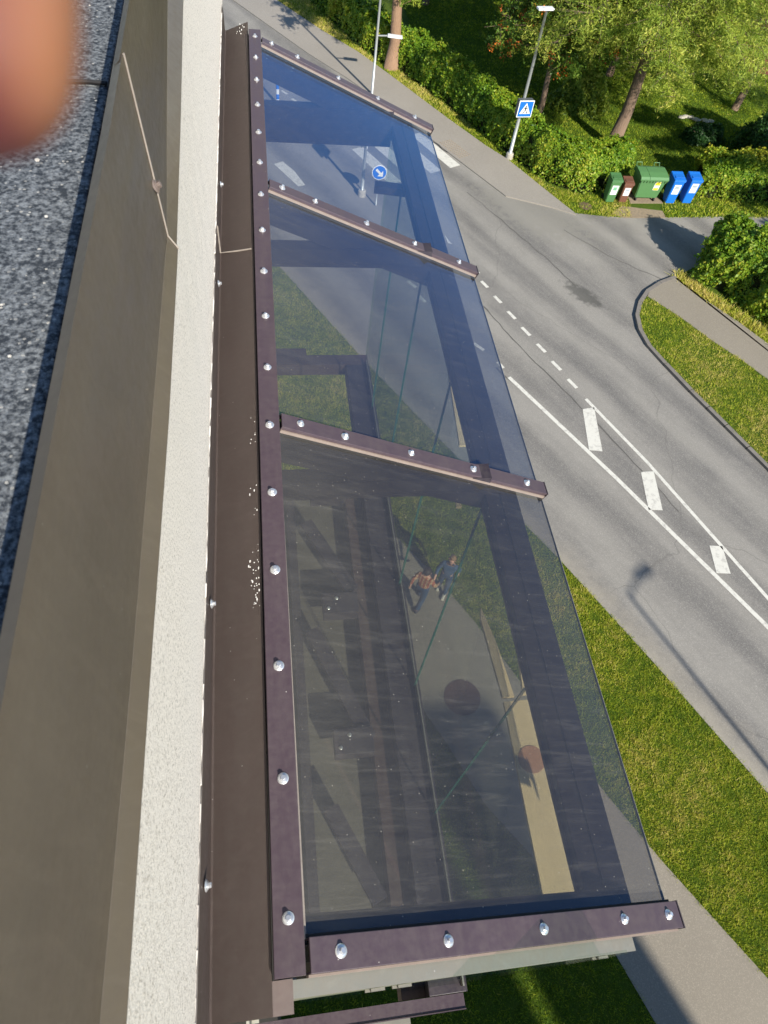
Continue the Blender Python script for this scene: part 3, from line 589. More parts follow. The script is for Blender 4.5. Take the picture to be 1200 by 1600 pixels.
bm = NB(); tube(bm, [(0, 0, 9.05), (.5, .3, 9.2)], .04, 8); part('arm', bm, M['galv'], L3); lamp_head(L3, (.45, .27, 9.21), .5, .55)
x, y = G(565, 306); rt = thing('crossing_sign', 'grey post with a square blue crossing sign seen through the glass', 'road sign', (x, y, 0)); pole(rt, 2.45, .07); ped_sign(rt, 2.25, 1.25, .30)
x, y = G(587, 322); rt = thing('keep_right_sign', 'thin post with a round blue sign and a white arrow seen through the glass', 'road sign', (x, y, 0)); pole(rt, 1.55, .03, False)
def disc(root, z, r, y, rim, face, th=.012, nm='sign_disc', ang=0.0):
    mt = Matrix.Translation((0, 0, z)) @ Matrix.Rotation(ang, 4, 'Z') @ Matrix.Translation((0, y, 0)) @ Matrix.Rotation(math.pi / 2, 4, 'X')
    bm = NB(); lathe(bm, [(r, -th), (r, 0), (r * .97, .004)], 32, mt); o = part(nm, bm, rim, root)
    bm = NB(); lathe(bm, [(r * .9, .005), (r * .9, .009)], 32, mt); part('blue_field' if face == M['blue_sign'] else 'disc_face', bm, face, o); return o, mt
o, mt = disc(rt, 1.32, .27, -.04, M['white_paint'], M['blue_sign'])
bm = NB(); A = [(-.15, .09), (-.09, .15), (.06, 0), (.13, .07), (.14, -.14), (-.07, -.13), (0, -.06)]
vs = [bm.verts.new(mt @ Vector((a_, b_, .012))) for a_, b_ in A]; bm.faces.new(vs); part('arrow', bm, M['white_paint'], o)
x, y = G(434, 164); rt = thing('round_sign', 'round road sign seen from behind on a striped post under the far glass pane', 'road sign', (x, y, 0)); pole(rt, 2.3, .04, False)
disc(rt, 1.75, .40, -.05, M['grey_sign'], M['grey_sign'])
for k in range(5):
    bm = NB(); lathe(bm, [(.065, .05 + k * .2), (.065, .25 + k * .2)], 12); part('post_band', bm, M['blue_sign'] if k % 2 else M['white_paint'], rt)
x, y = G(914, 322); bm = NB(); lathe(bm, [(.27, 0), (.27, .02), (.25, .025)], 20); o = part('manhole_cover', bm, simple('old_iron', (.14, .09, .065), .7, var=.3, sc=12), None, (x, y, .0)); tag(o, 'small rusty cover in the grass left of the bins', 'manhole')
x, y = G(722, 1090); bm = NB(); lathe(bm, [(.41, .0), (.41, .02), (.385, .022)], 40)
for k in range(8):
    for j in range(8):
        a_, b_ = (k - 3.5) * .085, (j - 3.5) * .085
        if a_ * a_ + b_ * b_ < .11: box(bm, a_ - .025, a_ + .025, b_ - .025, b_ + .025, .022, .03)
M['rust'] = simple('rusty_iron', (.085, .042, .034), .75, var=.3, sc=9); o = part('manhole_cover', bm, M['rust'], None, (x, y, .004)); tag(o, 'dark rusty manhole cover in the path under the near glass pane', 'manhole')

# bins
def bin_(name, label, px_, py_, wd, dp, h, col, group=None, lab=(0.8, 0.8, 0.8), rz=0.0):
    x, y = G(px_, py_); root = thing(name, label, 'waste bin', (x, y + dp / 2, 0), rz, group); root.scale = (.93, .93, .93); m = simple(name + '_plastic', col, .45, var=.08)
    bm = NB(); b0, b1 = .40, .5; z0, z1 = .05, h * .9
    ring = lambda s, z: [bm.verts.new((a_ * wd * s, b_ * dp * s, z)) for a_, b_ in ((-1, -1), (1, -1), (1, 1), (-1, 1))]
    r0_, r1_ = ring(b0, z0), ring(b1, z1); bm.faces.new(r0_[::-1]); bm.faces.new(r1_)
    for k in range(4): bm.faces.new((r0_[k], r0_[(k + 1) % 4], r1_[(k + 1) % 4], r1_[k]))
    bmesh.ops.bevel(bm, geom=bm.edges[:], offset=.02, segments=2, affect='EDGES'); box(bm, -wd * .53, wd * .53, -dp * .53, dp * .53, z1 - .06, z1 - .01, .008)
    part('bin_body', bm, m, root)
    bm = NB(); v = [(-.54, -.56, 0), (.54, -.56, 0), (.54, .5, .10), (-.54, .5, .10)]
    lo = [bm.verts.new((a_ * wd, b_ * dp, z1 + c_ * .25)) for a_, b_, c_ in v]; hi = [bm.verts.new((a_ * wd * .97, b_ * dp * .97, z1 + .045 + c_ * .8)) for a_, b_, c_ in v]
    bm.faces.new(lo[::-1]); bm.faces.new(hi)
    for k in range(4): bm.faces.new((lo[k], lo[(k + 1) % 4], hi[(k + 1) % 4], hi[k]))
    bmesh.ops.bevel(bm, geom=bm.edges[:], offset=.012, segments=2, affect='EDGES'); box(bm, -wd * .4, wd * .4, -dp * .35, dp * .25, z1 + .085, z1 + .10, .006)
    part('lid', bm, m, root)
    bm = NB(); tube(bm, [(-wd * .38, dp * .5, z1 + .04), (-wd * .38, dp * .64, z1 + .04), (wd * .38, dp * .64, z1 + .04), (wd * .38, dp * .5, z1 + .04)], .018, 8); part('handle', bm, m, root)
    for s in (-1, 1):
        bm = NB(); tube(bm, [(s * wd * .36, dp * .38, .1), (s * wd * .48, dp * .38, .1)], .1, 14); part('wheel', bm, M['gasket'], root)
    sl = -(b1 - b0) * dp / (z1 - z0)
    def sticker(x0, x1, za, zb, c, off, nm='label_sticker', par=root):
        bm = NB(); yy = lambda z: -dp * b0 + sl * (z - z0) - off
        bm.faces.new([bm.verts.new(p) for p in ((x0, yy(za), za), (x1, yy(za), za), (x1, yy(zb), zb), (x0, yy(zb), zb))]); return part(nm, bm, c, par)
    return root, sticker, wd, z1
Wm = simple('sticker_white', (.74, .75, .74), .5, var=.05); Ym = simple('sticker_yellow', (.75, .60, .03), .5); Gm = simple('sticker_grey', (.35, .40, .45), .5); Gr = simple('sticker_green', (.18, .45, .25), .5)
r_, st, wd, z1 = bin_('green_bin', 'small green wheelie bin, leftmost in the row of bins', 952, 319, .46, .5, 1.12, (.075, .19, .07))
s_ = st(-.13, .15, .40, .82, Wm, .004); st(-.07, .09, .60, .75, Gr, .008, 'sticker_print', s_)
r_, st, wd, z1 = bin_('brown_bin', 'small brown wheelie bin between the green bin and the big container', 972, 319, .42, .45, .98, (.16, .07, .045))
s_ = st(-.12, .14, .36, .72, Wm, .004); st(-.07, .10, .56, .64, Gm, .008, 'sticker_print', s_)
r_, st, wd, z1 = bin_('blue_bin', 'blue wheelie bin next to the big green container', 1046, 321, .5, .56, 1.22, (.01, .16, .62))
s_ = st(-.14, .16, .48, .92, Wm, .004); st(-.09, .10, .74, .84, Gm, .008, 'sticker_print', s_)
r_, st, wd, z1 = bin_('blue_bin', 'blue wheelie bin at the right end of the row', 1072, 321, .5, .56, 1.22, (.01, .16, .62))
s_ = st(-.14, .16, .55, .98, Wm, .004); st(-.09, .10, .80, .90, Gm, .008, 'sticker_print', s_)
x, y = G(1008, 318); root = thing('waste_container', 'large green four wheeled waste container with a yellow and white sticker', 'waste container', (x, y + .45, 0), 0.0); root.scale = (.93, .93, .93); gm = simple('container_plastic', (.09, .215, .08), .45, var=.08)
bm = NB(); ring = lambda sx, sy, z: [bm.verts.new((a_ * sx, b_ * sy, z)) for a_, b_ in ((-1, -1), (1, -1), (1, 1), (-1, 1))]
ra, rb = ring(.50, .33, .16), ring(.60, .42, 1.05); bm.faces.new(ra[::-1]); bm.faces.new(rb)
for k in range(4): bm.faces.new((ra[k], ra[(k + 1) % 4], rb[(k + 1) % 4], rb[k]))
bmesh.ops.bevel(bm, geom=bm.edges[:], offset=.03, segments=2, affect='EDGES'); box(bm, -.64, .64, -.46, .46, 1.0, 1.06, .01)
for k in range(9): box(bm, -.56 + k * .135, -.53 + k * .135, -.475, -.455, .92, 1.0)
part('bin_body', bm, gm, root)
for s in (-1, 1):
    bm = NB(); prof = [(-.48, 1.065), (-.40, 1.14), (-.1, 1.20), (.25, 1.22), (.46, 1.15), (.46, 1.07)]
    x0, x1 = (-.63, -.005) if s < 0 else (.005, .63)
    if s > 0: x0 = -.22
    else: x1 = -.235
    A = [bm.verts.new((x0, a_, b_)) for a_, b_ in prof]; B = [bm.verts.new((x1, a_, b_)) for a_, b_ in prof]; bm.faces.new(A); bm.faces.new(B[::-1])
    for k in range(6): bm.faces.new((A[k], B[k], B[(k + 1) % 6], A[(k + 1) % 6]))
    bmesh.ops.recalc_face_normals(bm, faces=bm.faces[:]); part('lid', bm, gm, root)
    bm = NB(); hx = -.42 if s < 0 else .38; tube(bm, [(hx - .12, .45, 1.1), (hx - .12, .58, 1.24), (hx + .12, .58, 1.24), (hx + .12, .45, 1.1)], .02, 8); part('handle', bm, gm, root)
for sx in (-1, 1):
    for sy in (-1, 1):
        bm = NB(); tube(bm, [(sx * .42 - .025, sy * .27, .08), (sx * .42 + .025, sy * .27, .08)], .08, 14); box(bm, sx * .42 - .035, sx * .42 + .035, sy * .27 - .02, sy * .27 + .02, .1, .19); part('wheel', bm, M['gasket'], root)
yy = lambda z, o=.004: -.33 - .09 * (z - .16) / .89 - o
bm = NB(); bm.faces.new([bm.verts.new(p) for p in ((.12, yy(.55), .55), (.38, yy(.55), .55), (.38, yy(.95), .95), (.12, yy(.95), .95))]); s_ = part('label_sticker', bm, Wm, root)
for za, zb in ((.56, .66), (.78, .94)):
    bm = NB(); bm.faces.new([bm.verts.new(p) for p in ((.14, yy(za, .008), za), (.36, yy(za, .008), za), (.36, yy(zb, .008), zb), (.14, yy(zb, .008), zb))]); part('sticker_print', bm, Ym, s_)

# ------------------------------------------------------------------ people
def skin(name, V, E, Rd, m, parent, sub=2, root_i=0):
    me = bpy.data.meshes.new(name); me.from_pydata(V, E, []); o = link(name, me, m, parent)
    md = o.modifiers.new('skin', 'SKIN'); md.use_smooth_shade = True
    for i, s in enumerate(me.skin_vertices[0].data):
        r_ = Rd[i]; s.radius = r_ if hasattr(r_, '__len__') else (r_, r_); s.use_root = (i == root_i)
    sb = o.modifiers.new('sub', 'SUBSURF'); sb.levels = sub; sb.render_levels = sub; return o
M['skin'] = simple('skin', (.60, .33, .23), .5, var=.08); M['jeans'] = simple('jeans_denim', (.035, .07, .135), .8, var=.25, sc=12); M['shoe'] = simple('white_shoes', (.62, .58, .5), .6)
M['hair_dark'] = simple('dark_hair', (.03, .018, .012), .6); M['hair_fair'] = simple('fair_hair', (.30, .17, .07), .6); M['bluetop'] = simple('blue_top', (.05, .10, .19), .8, var=.2, sc=10); M['dark_shoe'] = simple('dark_shoes', (.03, .03, .04), .6)
t = NTB('plaid_shirt'); wv = []
for ax in ('X', 'Z'):
    w_ = t.n('TexWave', wave_type='BANDS', bands_direction=ax); w_.inputs['Scale'].default_value = 3.2; t.l(t.tc.outputs['Object'], w_.inputs['Vector']); wv.append(t.math('GREATER_THAN', w_.outputs['Fac'], .5))
M['plaid'] = t.set(t.mix(t.mix((.62, .40, .22), (.42, .11, .04), wv[0]), (.20, .05, .03), t.math('MULTIPLY', wv[1], .55)), .8)
def person(label, x, y, rz, shirt, hair, shoe, stride=.32, z0=.014, hgt=1.74, arm=.0):
    root = thing('person', label, 'person', (x, y, z0), rz); k = hgt / 1.74; root.scale = (k, k, k); s = stride
    V = [(0, 0, .95), (0, -.01, 1.12), (0, .01, 1.32), (0, .0, 1.46), (0, -.02, 1.54), (0, -.03, 1.62), (0, -.035, 1.70)]; Rr = [(.15, .11), (.135, .10), (.16, .115), (.07, .06), (.052, .055), (.076, .092), (.068, .08)]
    E = [(i, i + 1) for i in range(6)]
    def chain(st_, pts, rs):
        p = st_
        for q, r_ in zip(pts, rs): V.append(q); Rr.append(r_); E.append((p, len(V) - 1)); p = len(V) - 1
    chain(0, [(.10, 0, .88), (.11, -s * .45, .50), (.11, -s, .10)], [.088, .062, .045]); chain(0, [(-.10, 0, .88), (-.11, s * .25, .50), (-.11, s, .13)], [.088, .062, .045])
    for sd_, sw in ((1, 1), (-1, -1)):
        ex = (.27 * sd_, .03 + .10 * sw, 1.16); hx = (.27 * sd_, -.06 + .22 * sw - arm * (sd_ > 0), 0.95 + arm)
        chain(2, [(.17 * sd_, .0, 1.40), ex, hx], [.058, .043, .032])
        hv = Vector(hx) - Vector(ex); hv.normalize(); palm = Vector(hx) + hv * .08; chain(len(V) - 1, [tuple(palm)], [.03])
        pi_ = len(V) - 1
        for f in range(4):
            o_ = Vector((0, (f - 1.5) * .02, 0)); chain(pi_, [tuple(palm + hv * .045 + o_), tuple(palm + hv * (.08 - .008 * abs(f - 1.5)) + o_ + Vector((-.012 * sd_, 0, 0)))], [.009, .008])
        chain(pi_, [tuple(palm + Vector((-.01 * sd_, -.035, 0)) + hv * .01), tuple(palm + Vector((-.015 * sd_, -.045, 0)) + hv * .04)], [.011, .009])
    skin('body', V, E, Rr, M['skin'], root, 2)
    skin('jeans', [(0, 0, 1.10), (0, 0, .93), (.10, 0, .86), (.11, -s * .45, .50), (.11, -s, .08), (-.10, 0, .86), (-.11, s * .25, .50), (-.11, s * .98, .14)], [(0, 1), (1, 2), (2, 3), (3, 4), (1, 5), (5, 6), (6, 7)], [(.16, .12), (.165, .125), .105, .078, .065, .105, .078, .065], M['jeans'], root)
    SV = [(0, 0, .92), (0, -.01, 1.12), (0, .01, 1.32), (0, 0, 1.44)]; SR = [(.175, .13), (.155, .118), (.18, .13), (.085, .075)]; SE = [(0, 1), (1, 2), (2, 3)]
    for sd_, sw in ((1, 1), (-1, -1)):
        b_ = len(SV); SV += [(.18 * sd_, 0, 1.40), (.272 * sd_, .03 + .10 * sw, 1.16), (.27 * sd_, -.04 + .19 * sw - arm * .8 * (sd_ > 0), .99 + arm * .8)]; SR += [.072, .056, .044]; SE += [(2, b_), (b_, b_ + 1), (b_ + 1, b_ + 2)]
    skin('shirt', SV, SE, SR, shirt, root)
    bm = NB(); bmesh.ops.create_icosphere(bm, subdivisions=3, radius=1)
    for v in bm.verts:
        c0_ = v.co.copy(); kz = 1.0 + .05 * math.sin(c0_.x * 9) * math.sin(c0_.y * 8); v.co = Vector((c0_.x * .098 * kz, c0_.y * .115 * kz + .012, c0_.z * .115 + 1.70))
        if c0_.y < -.35 and c0_.z < .35: v.co.y += .05; v.co.z += .02
    part('hair', bm, hair, root, smooth=True)
    bm = NB(); tube(bm, [(0, -.115, 1.68), (0, -.135, 1.655)], [.008, .016], 6); part('nose', bm, M['skin'], root)
    for sd_ in (-1, 1):
        bm = NB(); tube(bm, [(.088 * sd_, -.02, 1.69), (.10 * sd_, -.01, 1.65)], [.014, .01], 6); part('ear', bm, M['skin'], root)
        bm = NB(); lathe(bm, [(.010, 0), (.006, .004)], 8, Matrix.Translation((.03 * sd_, -.118, 1.685)) @ Matrix.Rotation(math.pi / 2, 4, 'X')); part('eye', bm, M['hair_dark'], root)
    bm = NB(); box(bm, -.022, .022, -.122, -.117, 1.622, 1.630); part('mouth', bm, M['hair_dark'], root)
    for fx, fy, fz, til in ((.11, -s, .0, 0), (-.11, s, .03, .35)):
        bm = NB(); m_ = Matrix.Translation((fx, fy, fz)) @ Matrix.Rotation(til, 4, 'X'); box(bm, -.045, .045, -.19, .07, 0, .085, .03, m_); part('shoe', bm, shoe, root, smooth=True)
x, y = G(650, 938); person('person in an orange and cream plaid shirt and jeans walking on the path', x + .02, y - .1, 2.4, M['plaid'], M['hair_dark'], M['dark_shoe'], .26, hgt=1.58)
x, y = G(690, 926); person('person in a blue top, jeans and white shoes beside the plaid shirt', x, y + .05, -.5, M['bluetop'], M['hair_fair'], M['shoe'], .12, hgt=1.52, arm=.05)

# ------------------------------------------------------------------ the building we look down from
bld = thing('building', 'white rendered building with dark metal roof edge that the canopy is fixed to', 'building', (0, 0, 0))
YS = [-3.0, 0.0, .42, .95, 1.4, 1.95, 2.75, 4.2, 6.5, 9.0]
def interp(y, xs, vs): return float(np.interp(y, xs, vs))
def sweep(bm, cols, ys):                              # cols: list of functions y -> (x, z)
    g = [[bm.verts.new((c(y)[0], y, c(y)[1])) for c in cols] for y in ys]
    for a, b in zip(g, g[1:]):
        for i in range(len(cols) - 1): bm.faces.new((a[i], b[i], b[i + 1], a[i + 1]))
def dense(a, b, n=40): return [a + (b - a) * k / n for k in range(n + 1)]
yl = [0, .4, .9, 1.4, 1.95, 2.75, 4.2]
tipx = lambda y: interp(y / .5, yl, [-.380, -.380, -.379, -.378, -.376, -.383, -.39]) * .5
lipx = lambda y: interp(y / .83, yl, [-.1845, -.1835, -.180, -.1835, -.195, -.216, -.23]) * .826
# fascia sheets: near one laps over the far one on a slanted joint
FJ = (.115 + .0) # unused spacing
def fas(y, o=0.0):
    lx = interp(y / .80, yl, [-.213, -.2095, -.2095, -.2095, -.2095, -.21, -.21]) * .80 if o else interp(y / .80, yl, [-.203, -.203, -.203, -.203, -.230, -.265, -.29]) * .80
    return [(tipx(y) - .012, Z(.512)), (tipx(y) + o, Z(.5)), (tipx(y) * .52 + lx * .48 + o, Z(.644)), (lx + o, Z(.80)), (lx + .0008 + o, Z(.8008)), (lipx(y) + o, Z(.826)), (lipx(y) + o, Z(.829)), (lipx(y) - .004 + o, Z(.835))]
JY = 1.165
bm = NB(); sweep(bm, [lambda y, i=i: fas(y)[i] for i in range(8)], dense(JY - .01, 6.5, 50)); bmesh.ops.solidify(bm, geom=bm.faces[:], thickness=.001); f1 = part('fascia_sheet', bm, M['fascia'], bld, smooth=False)
bm = NB(); sweep(bm, [lambda y, i=i: fas(y, .0025)[i] for i in range(8)], dense(-4, JY + .012, 50)); bmesh.ops.solidify(bm, geom=bm.faces[:], thickness=.001); f2 = part('fascia_sheet', bm, M['fascia'], bld)
bm = NB(); pts = [Vector((p[0] + .0018, JY + .012, p[1])) for p in fas(JY + .012, .0025)[:6]]; tube(bm, pts, .0016, 6); part('joint_seam', bm, M['seam'], f2)
# bolt on the fascia
def screw(parent, loc, nrm, s=1.0, first=[None]):
    q = Vector(nrm).to_track_quat('Z', 'Y').to_matrix().to_4x4()
    if first[0] is None:
        bm = NB(); lathe(bm, [(.0118, 0), (.0118, .0014), (.0098, .0032), (.0074, .0038)], 20); lathe(bm, [(.0082, .0038), (.0082, .005), (.0066, .0056)], 16); lathe(bm, [(.0056, .0056), (.0056, .0104), (.0048, .0112)], 6)
        o = part('screw', bm, M['zinc'], parent); first[0] = o
    else:
        o = first[0].copy(); C.objects.link(o); o.parent = parent
    wm = Matrix.Translation(loc) @ q @ Matrix.Rotation(random.uniform(0, 6), 4, 'Z') @ Matrix.Scale(s, 4)
    pm = Matrix.Identity(4); pp = parent
    o.matrix_basis = wm; return o
bp = near(243, 291, .70); fb = screw(f1, (fas(bp[1])[2][0] * .75 + fas(bp[1])[3][0] * .25 + .004, bp[1] * 1.0, Z(.70)), (1, 0, .5), 1.0)
fb.data = fb.data.copy(); fb.data.materials[0] = M['flash']; fb.name = 'bolt'; screw.__defaults__[1][0] = None
# roof deck
rx = lambda y: interp(y / .56, yl, [-.385] * 7)
bm = NB(); rz = Z(.585)
zs = 1.27
def deck(y0, y1, z):
    box(bm, -7, -.232, y0, y1, z - .05, z, .003)
deck(zs + .004, 7, rz); deck(-4, zs - .004, rz - .004)
rd = part('roof_deck', bm, M['roof'], bld)
bm = NB(); tube(bm, [(-.235 - .03 * k, zs - .0012 * k * 1.0 + .003 * math.sin(k * 1.3), rz - .0006) for k in range(40)], .0035, 6, False); part('deck_joint', bm, M['gasket'], rd)
bm = NB(); box(bm, -.232, -.205, -4, 7, Z(.75), rz - .06); part('roof_edge_core', bm, M['gasket'], bld)
# debris on the deck
bm = NB()
for k in range(70):
    p = (random.uniform(-.62, -.27), random.uniform(-.2, 3.0)); s = random.choice([.002, .0025, .003, .004]); bmesh.ops.create_icosphere(bm, subdivisions=1, radius=s, matrix=Matrix.Translation((p[0], p[1], rz + s * .4)) @ Matrix.Diagonal((1, random.uniform(.7, 1.4), .6, 1)))
o = tag(part('pebbles', bm, simple('pebble', (.55, .52, .46), .8, var=.4, sc=90), bld), kind='stuff')
# stucco wall strip (top hidden under the drip edge)
wtop = lambda y: (lipx(y) - .0035, Z(.831))
wbot = lambda y: (interp(y / 1.45, yl, [-.1065, -.1055, -.1035, -.1, -.097, -.092, -.088]) * 1.45, Z(1.47))
bm = NB(); sweep(bm, [wtop, wbot], dense(-4, 7, 60)); sweep(bm, [lambda y: (wbot(y)[0] - .001, wbot(y)[1]), lambda y: (wbot(y)[0] - .3, wbot(y)[1])], dense(-4, 7, 10)); part('render_band', bm, M['stucco'], bld)
bm = NB()
for k in range(120):                                  # ragged sealant edge at the foot of the render
    y = -.2 + k * .034; p = wbot(y); q = wbot(y + .034); bar(bm, (p[0] + .001, y, Z(1.452) + random.uniform(-.004, .004)), (q[0] + .001, y + .034, Z(1.452) + random.uniform(-.004, .004)), .004, random.uniform(.003, .009))
part('sealant_bead', bm, simple('white_sealant', (.7, .68, .64), .7), bld)
# lower wall
bm = NB(); box(bm, -8, -.165, -14, 3.97, 0, Z(1.75)); box(bm, -8, -.9, 3.975, 12, 0, Z(1.75)); box(bm, -8, -.20, -14, -4, Z(1.75), Z(.9)); part('wall', bm, M['facade'], bld)
bm = NB(); box(bm, -.1649, -.12, .5, 3.9, Z(5.05), Z(4.92)); part('ledge', bm, M['rail'], bld)
# flashing
up0 = lambda y: (wbot(y)[0] + .0035, Z(1.447)); up1 = lambda y: (interp(y / 1.56, yl, [-.0905, -.092, -.091, -.0885, -.085, -.08, -.07]) * 1.56, Z(1.557))
def flashing(y0, y1, dz, nm='flashing'):
    bm = NB(); sweep(bm, [lambda y: (up0(y)[0], up0(y)[1] + dz), lambda y: (up1(y)[0], up1(y)[1] + dz), lambda y: (up1(y)[0] + .004, up1(y)[1] - .004 + dz), lambda y: (rail_l(y) - .0035, Z(1.516) + dz), lambda y: (rail_l(y) - .0035, Z(1.58) + dz)], dense(y0, y1, 24))
    bmesh.ops.solidify(bm, geom=bm.faces[:], thickness=.0012); return part(nm, bm, M['flash'], bld)
rail_l = lambda y: interp(y, [0, 4], [-.027, -.012])
FY = 2.17
fl1 = flashing(-.004, FY + .02, .002); fl2 = flashing(FY - .02, 3.98, 0)
bm = NB(); tube(bm, [(up0(FY)[0] + .002, FY + .02, Z(1.447)), (up1(FY)[0] + .002, FY + .022, Z(1.551)), (-.08, FY + .008, Z(1.533)), (-.03, FY - .008, Z(1.512))], .003, 6); part('joint_seam', bm, M['seam'], fl1)
bm = NB(); box(bm, -.0305, .006, -.004, .048, Z(1.535), Z(1.517)); part('flashing_return', bm, M['flash'], fl1)
for (a_, b_, fl) in ((317, 1385, fl1), (329, 945, fl1), (337, 445, fl2), (341, 290, fl2)):
    yy_ = near(a_, b_, 1.49)[1]; screw(fl, (up0(yy_)[0] + .006, yy_, Z(1.485)), (1, 0, .1), .95)
# bird lime and dirt specks on the flashing
bm = NB()
for k in range(64):
    a_, b_ = (random.gauss(399, 5), random.gauss(912, 24)) if k < 28 else (random.gauss(396, 5), random.choice([690, 662, 770, 800, 880, 945]) + random.gauss(0, 8))
    if k >= 54: a_, b_ = random.gauss(377, 5), random.gauss(46, 3)
    p = near(a_, b_, 1.527); s = random.uniform(.0007, .0028); lathe(bm, [(s, -.012), (s * .6, -.008)], 7, Matrix.Translation((min(p[0], -.034), p[1], Z(1.557) + (min(p[0], -.034) + .14) / .11 * .041 + .0095)) @ Matrix.Diagonal((1, random.uniform(.6, 2.4), 1, 1)))
tag(part('bird_droppings', bm, simple('bird_lime', (.75, .73, .68), .8), fl1), kind='stuff')

# ------------------------------------------------------------------ glass canopy
can = thing('glass_canopy', 'wall mounted glass canopy with dark screwed clamping bars and steel frame underneath', 'canopy', (0, 0, 0))
SL = .415; gz = lambda x: Z(1.522) - SL * (x - .02)
rail_l = lambda y: interp(y, [0, 4], [-.027, -.012]); rail_r = lambda y: rail_l(y) + .0565
y0r, y1r = .050, 3.86
bm = NB()
g = []
for y in dense(y0r, y1r, 20):
    a_, b_ = rail_l(y), rail_r(y); g.append([bm.verts.new(p) for p in ((a_, y, Z(1.52)), (a_, y, Z(1.502)), (a_ + .0015, y, Z(1.5)), (b_ - .0015, y, Z(1.5)), (b_, y, Z(1.502)), (b_, y, Z(1.522)))])
for a_, b_ in zip(g, g[1:]):
    for i in range(5): bm.faces.new((a_[i], b_[i], b_[i + 1], a_[i + 1]))
bm.faces.new(g[0]); bm.faces.new(g[-1][::-1]); bmesh.ops.recalc_face_normals(bm, faces=bm.faces[:]); rail = part('clamping_rail', bm, M['rail'], can)
bm = NB(); box(bm, -.0275, .026, .05, 3.85, Z(1.56), Z(1.52)); part('gasket', bm, M['gasket'], rail)
bm = NB()
for y in dense(.05, 3.8, 30): pass
box(bm, .0295, .034, .106, 3.76, gz(.031) + .0005, gz(.031) + .003); part('pane_seal', bm, M['seam'], rail)
for py_ in (57, 90, 125, 164, 207, 254, 304, 360, 424, 494, 574, 664, 769, 890, 1040, 1216, 1434):
    pxx = np.interp(py_, [57, 1434], [398, 455]) + (4 if 300 < py_ < 1000 else 0) * 0
    p = near(pxx, py_, 1.5); screw(rail, (interp(p[1], [0, 4], [.002, .017]), p[1], Z(1.5)), (0, 0, 1), random.uniform(.95, 1.08))
XO = .922
BY = [(.050, .1075), (1.345, 1.397), (2.545, 2.597), (3.765, 3.815)]     # glazing bars
nrm = Vector((SL, 0, 1)).normalized(); sx = Vector((1, 0, -SL)).normalized()
BX0 = [.0315, .034, .038, .042]
def sloped(bm, x0, x1, ya, yb, h0, h1, bev=0):
    L0 = (x0 - .02) / sx.x; L1 = (x1 - .02) / sx.x
    m = Matrix((sx, Vector((0, 1, 0)), nrm)).transposed().to_4x4(); m.translation = Vector((.02, 0, Z(1.522)))
    box(bm, L0, L1, ya, yb, h0, h1, bev, m)
screwx = [[.075, .285, .535, .745, .865], [.09, .27, .50, .71, .865], [.08, .27, .52, .72, .865], [.075, .24, .50, .72, .87]]
screwpx = [[(533, 1490), (701, 1473), (851, 1458), (978, 1446), (1047, 1438)], [(469, 655), (538, 673), (641, 701), (738, 727), (822, 751)], [(440, 282), (491, 303), (571, 340), (646, 373), (715, 403)], [(424, 66), (464, 86), (528, 119), (590, 153), (648, 184)]]
for i, (ya, yb) in enumerate(BY):
    bm = NB(); sloped(bm, BX0[i], XO + (.012 if i == 0 else .008), ya, yb, .014, .020, .0012)
    sloped(bm, BX0[i], XO + .007, ya + .001, ya + .004, -.004, .0138); sloped(bm, BX0[i], XO + .007, yb - .004, yb - .001, -.001, .0138)
    b_ = part('glazing_bar', bm, M['rail'], can)
    bm = NB(); sloped(bm, XO + .009 if i else XO + .013, XO + .012 if i else XO + .016, ya - .001, yb + .001, -.03, .021); part('end_cap', bm, M['steel'], b_)
    bm = NB(); sloped(bm, BX0[i], XO + .005, ya - .0045, ya - .0002, -.002, .008); part('bar_trim', bm, M['trim'], b_)
    bm = NB(); sloped(bm, BX0[i], XO + .005, yb + .0002, yb + .006, .0005, .006); part('seal', bm, M['gasket'], b_)
    for (a_, c_) in screwpx[i]:
        d = ray(a_, c_); # intersection with the bar plane
        p0 = Vector((.02, 0, Z(1.522))) + nrm * .02; t_ = (p0 - Vector((0, 0, H))).dot(nrm) / d.dot(nrm); p = Vector((0, 0, H)) + d * t_; p.y = (ya + yb) / 2 + random.uniform(-.003, .003)
        screw(b_, p, nrm, random.uniform(.95, 1.08))
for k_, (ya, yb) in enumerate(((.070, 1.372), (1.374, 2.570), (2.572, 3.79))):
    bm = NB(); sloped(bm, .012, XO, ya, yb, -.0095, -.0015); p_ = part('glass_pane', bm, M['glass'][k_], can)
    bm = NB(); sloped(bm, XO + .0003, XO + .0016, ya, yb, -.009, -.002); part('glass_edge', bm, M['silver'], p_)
# under-glass steelwork: four rafters with bottom chords, eaves beam
CX = .03
for i, (ya, yb) in enumerate(BY):
    yc = (ya + yb) / 2 + (.045 if i == 0 else 0); bm = NB()
    sloped(bm, .035, .80, yc - .025, yc + .025, -.13 if i else -.075, -.013)
    part('rafter', bm, M['steel'], can)
    if i:
        dp = {1: (1.775, 1.86), 2: (1.775, 1.86), 3: (1.80, 1.985)}[i]
        bm = NB(); box(bm, CX, .715, yc - .03, yc + .03, Z(dp[1]), Z(dp[0])); box(bm, CX, .715, yc - .032, yc - .030, Z(dp[1]) + .012, Z(dp[1]) + .02); part('bottom_chord', bm, M['steel'], can)
bm = NB(); box(bm, .715, .825, .09, 3.86, Z(1.915), Z(1.872), .003); box(bm, .765, .771, .09, 3.86, Z(1.8718), Z(1.866)); part('eaves_beam', bm, M['steel'], can)
bm = NB(); box(bm, .7085, .7145, .06, 3.8, Z(1.925), Z(1.910)); part('glass_channel', bm, M['brown_steel'], can)
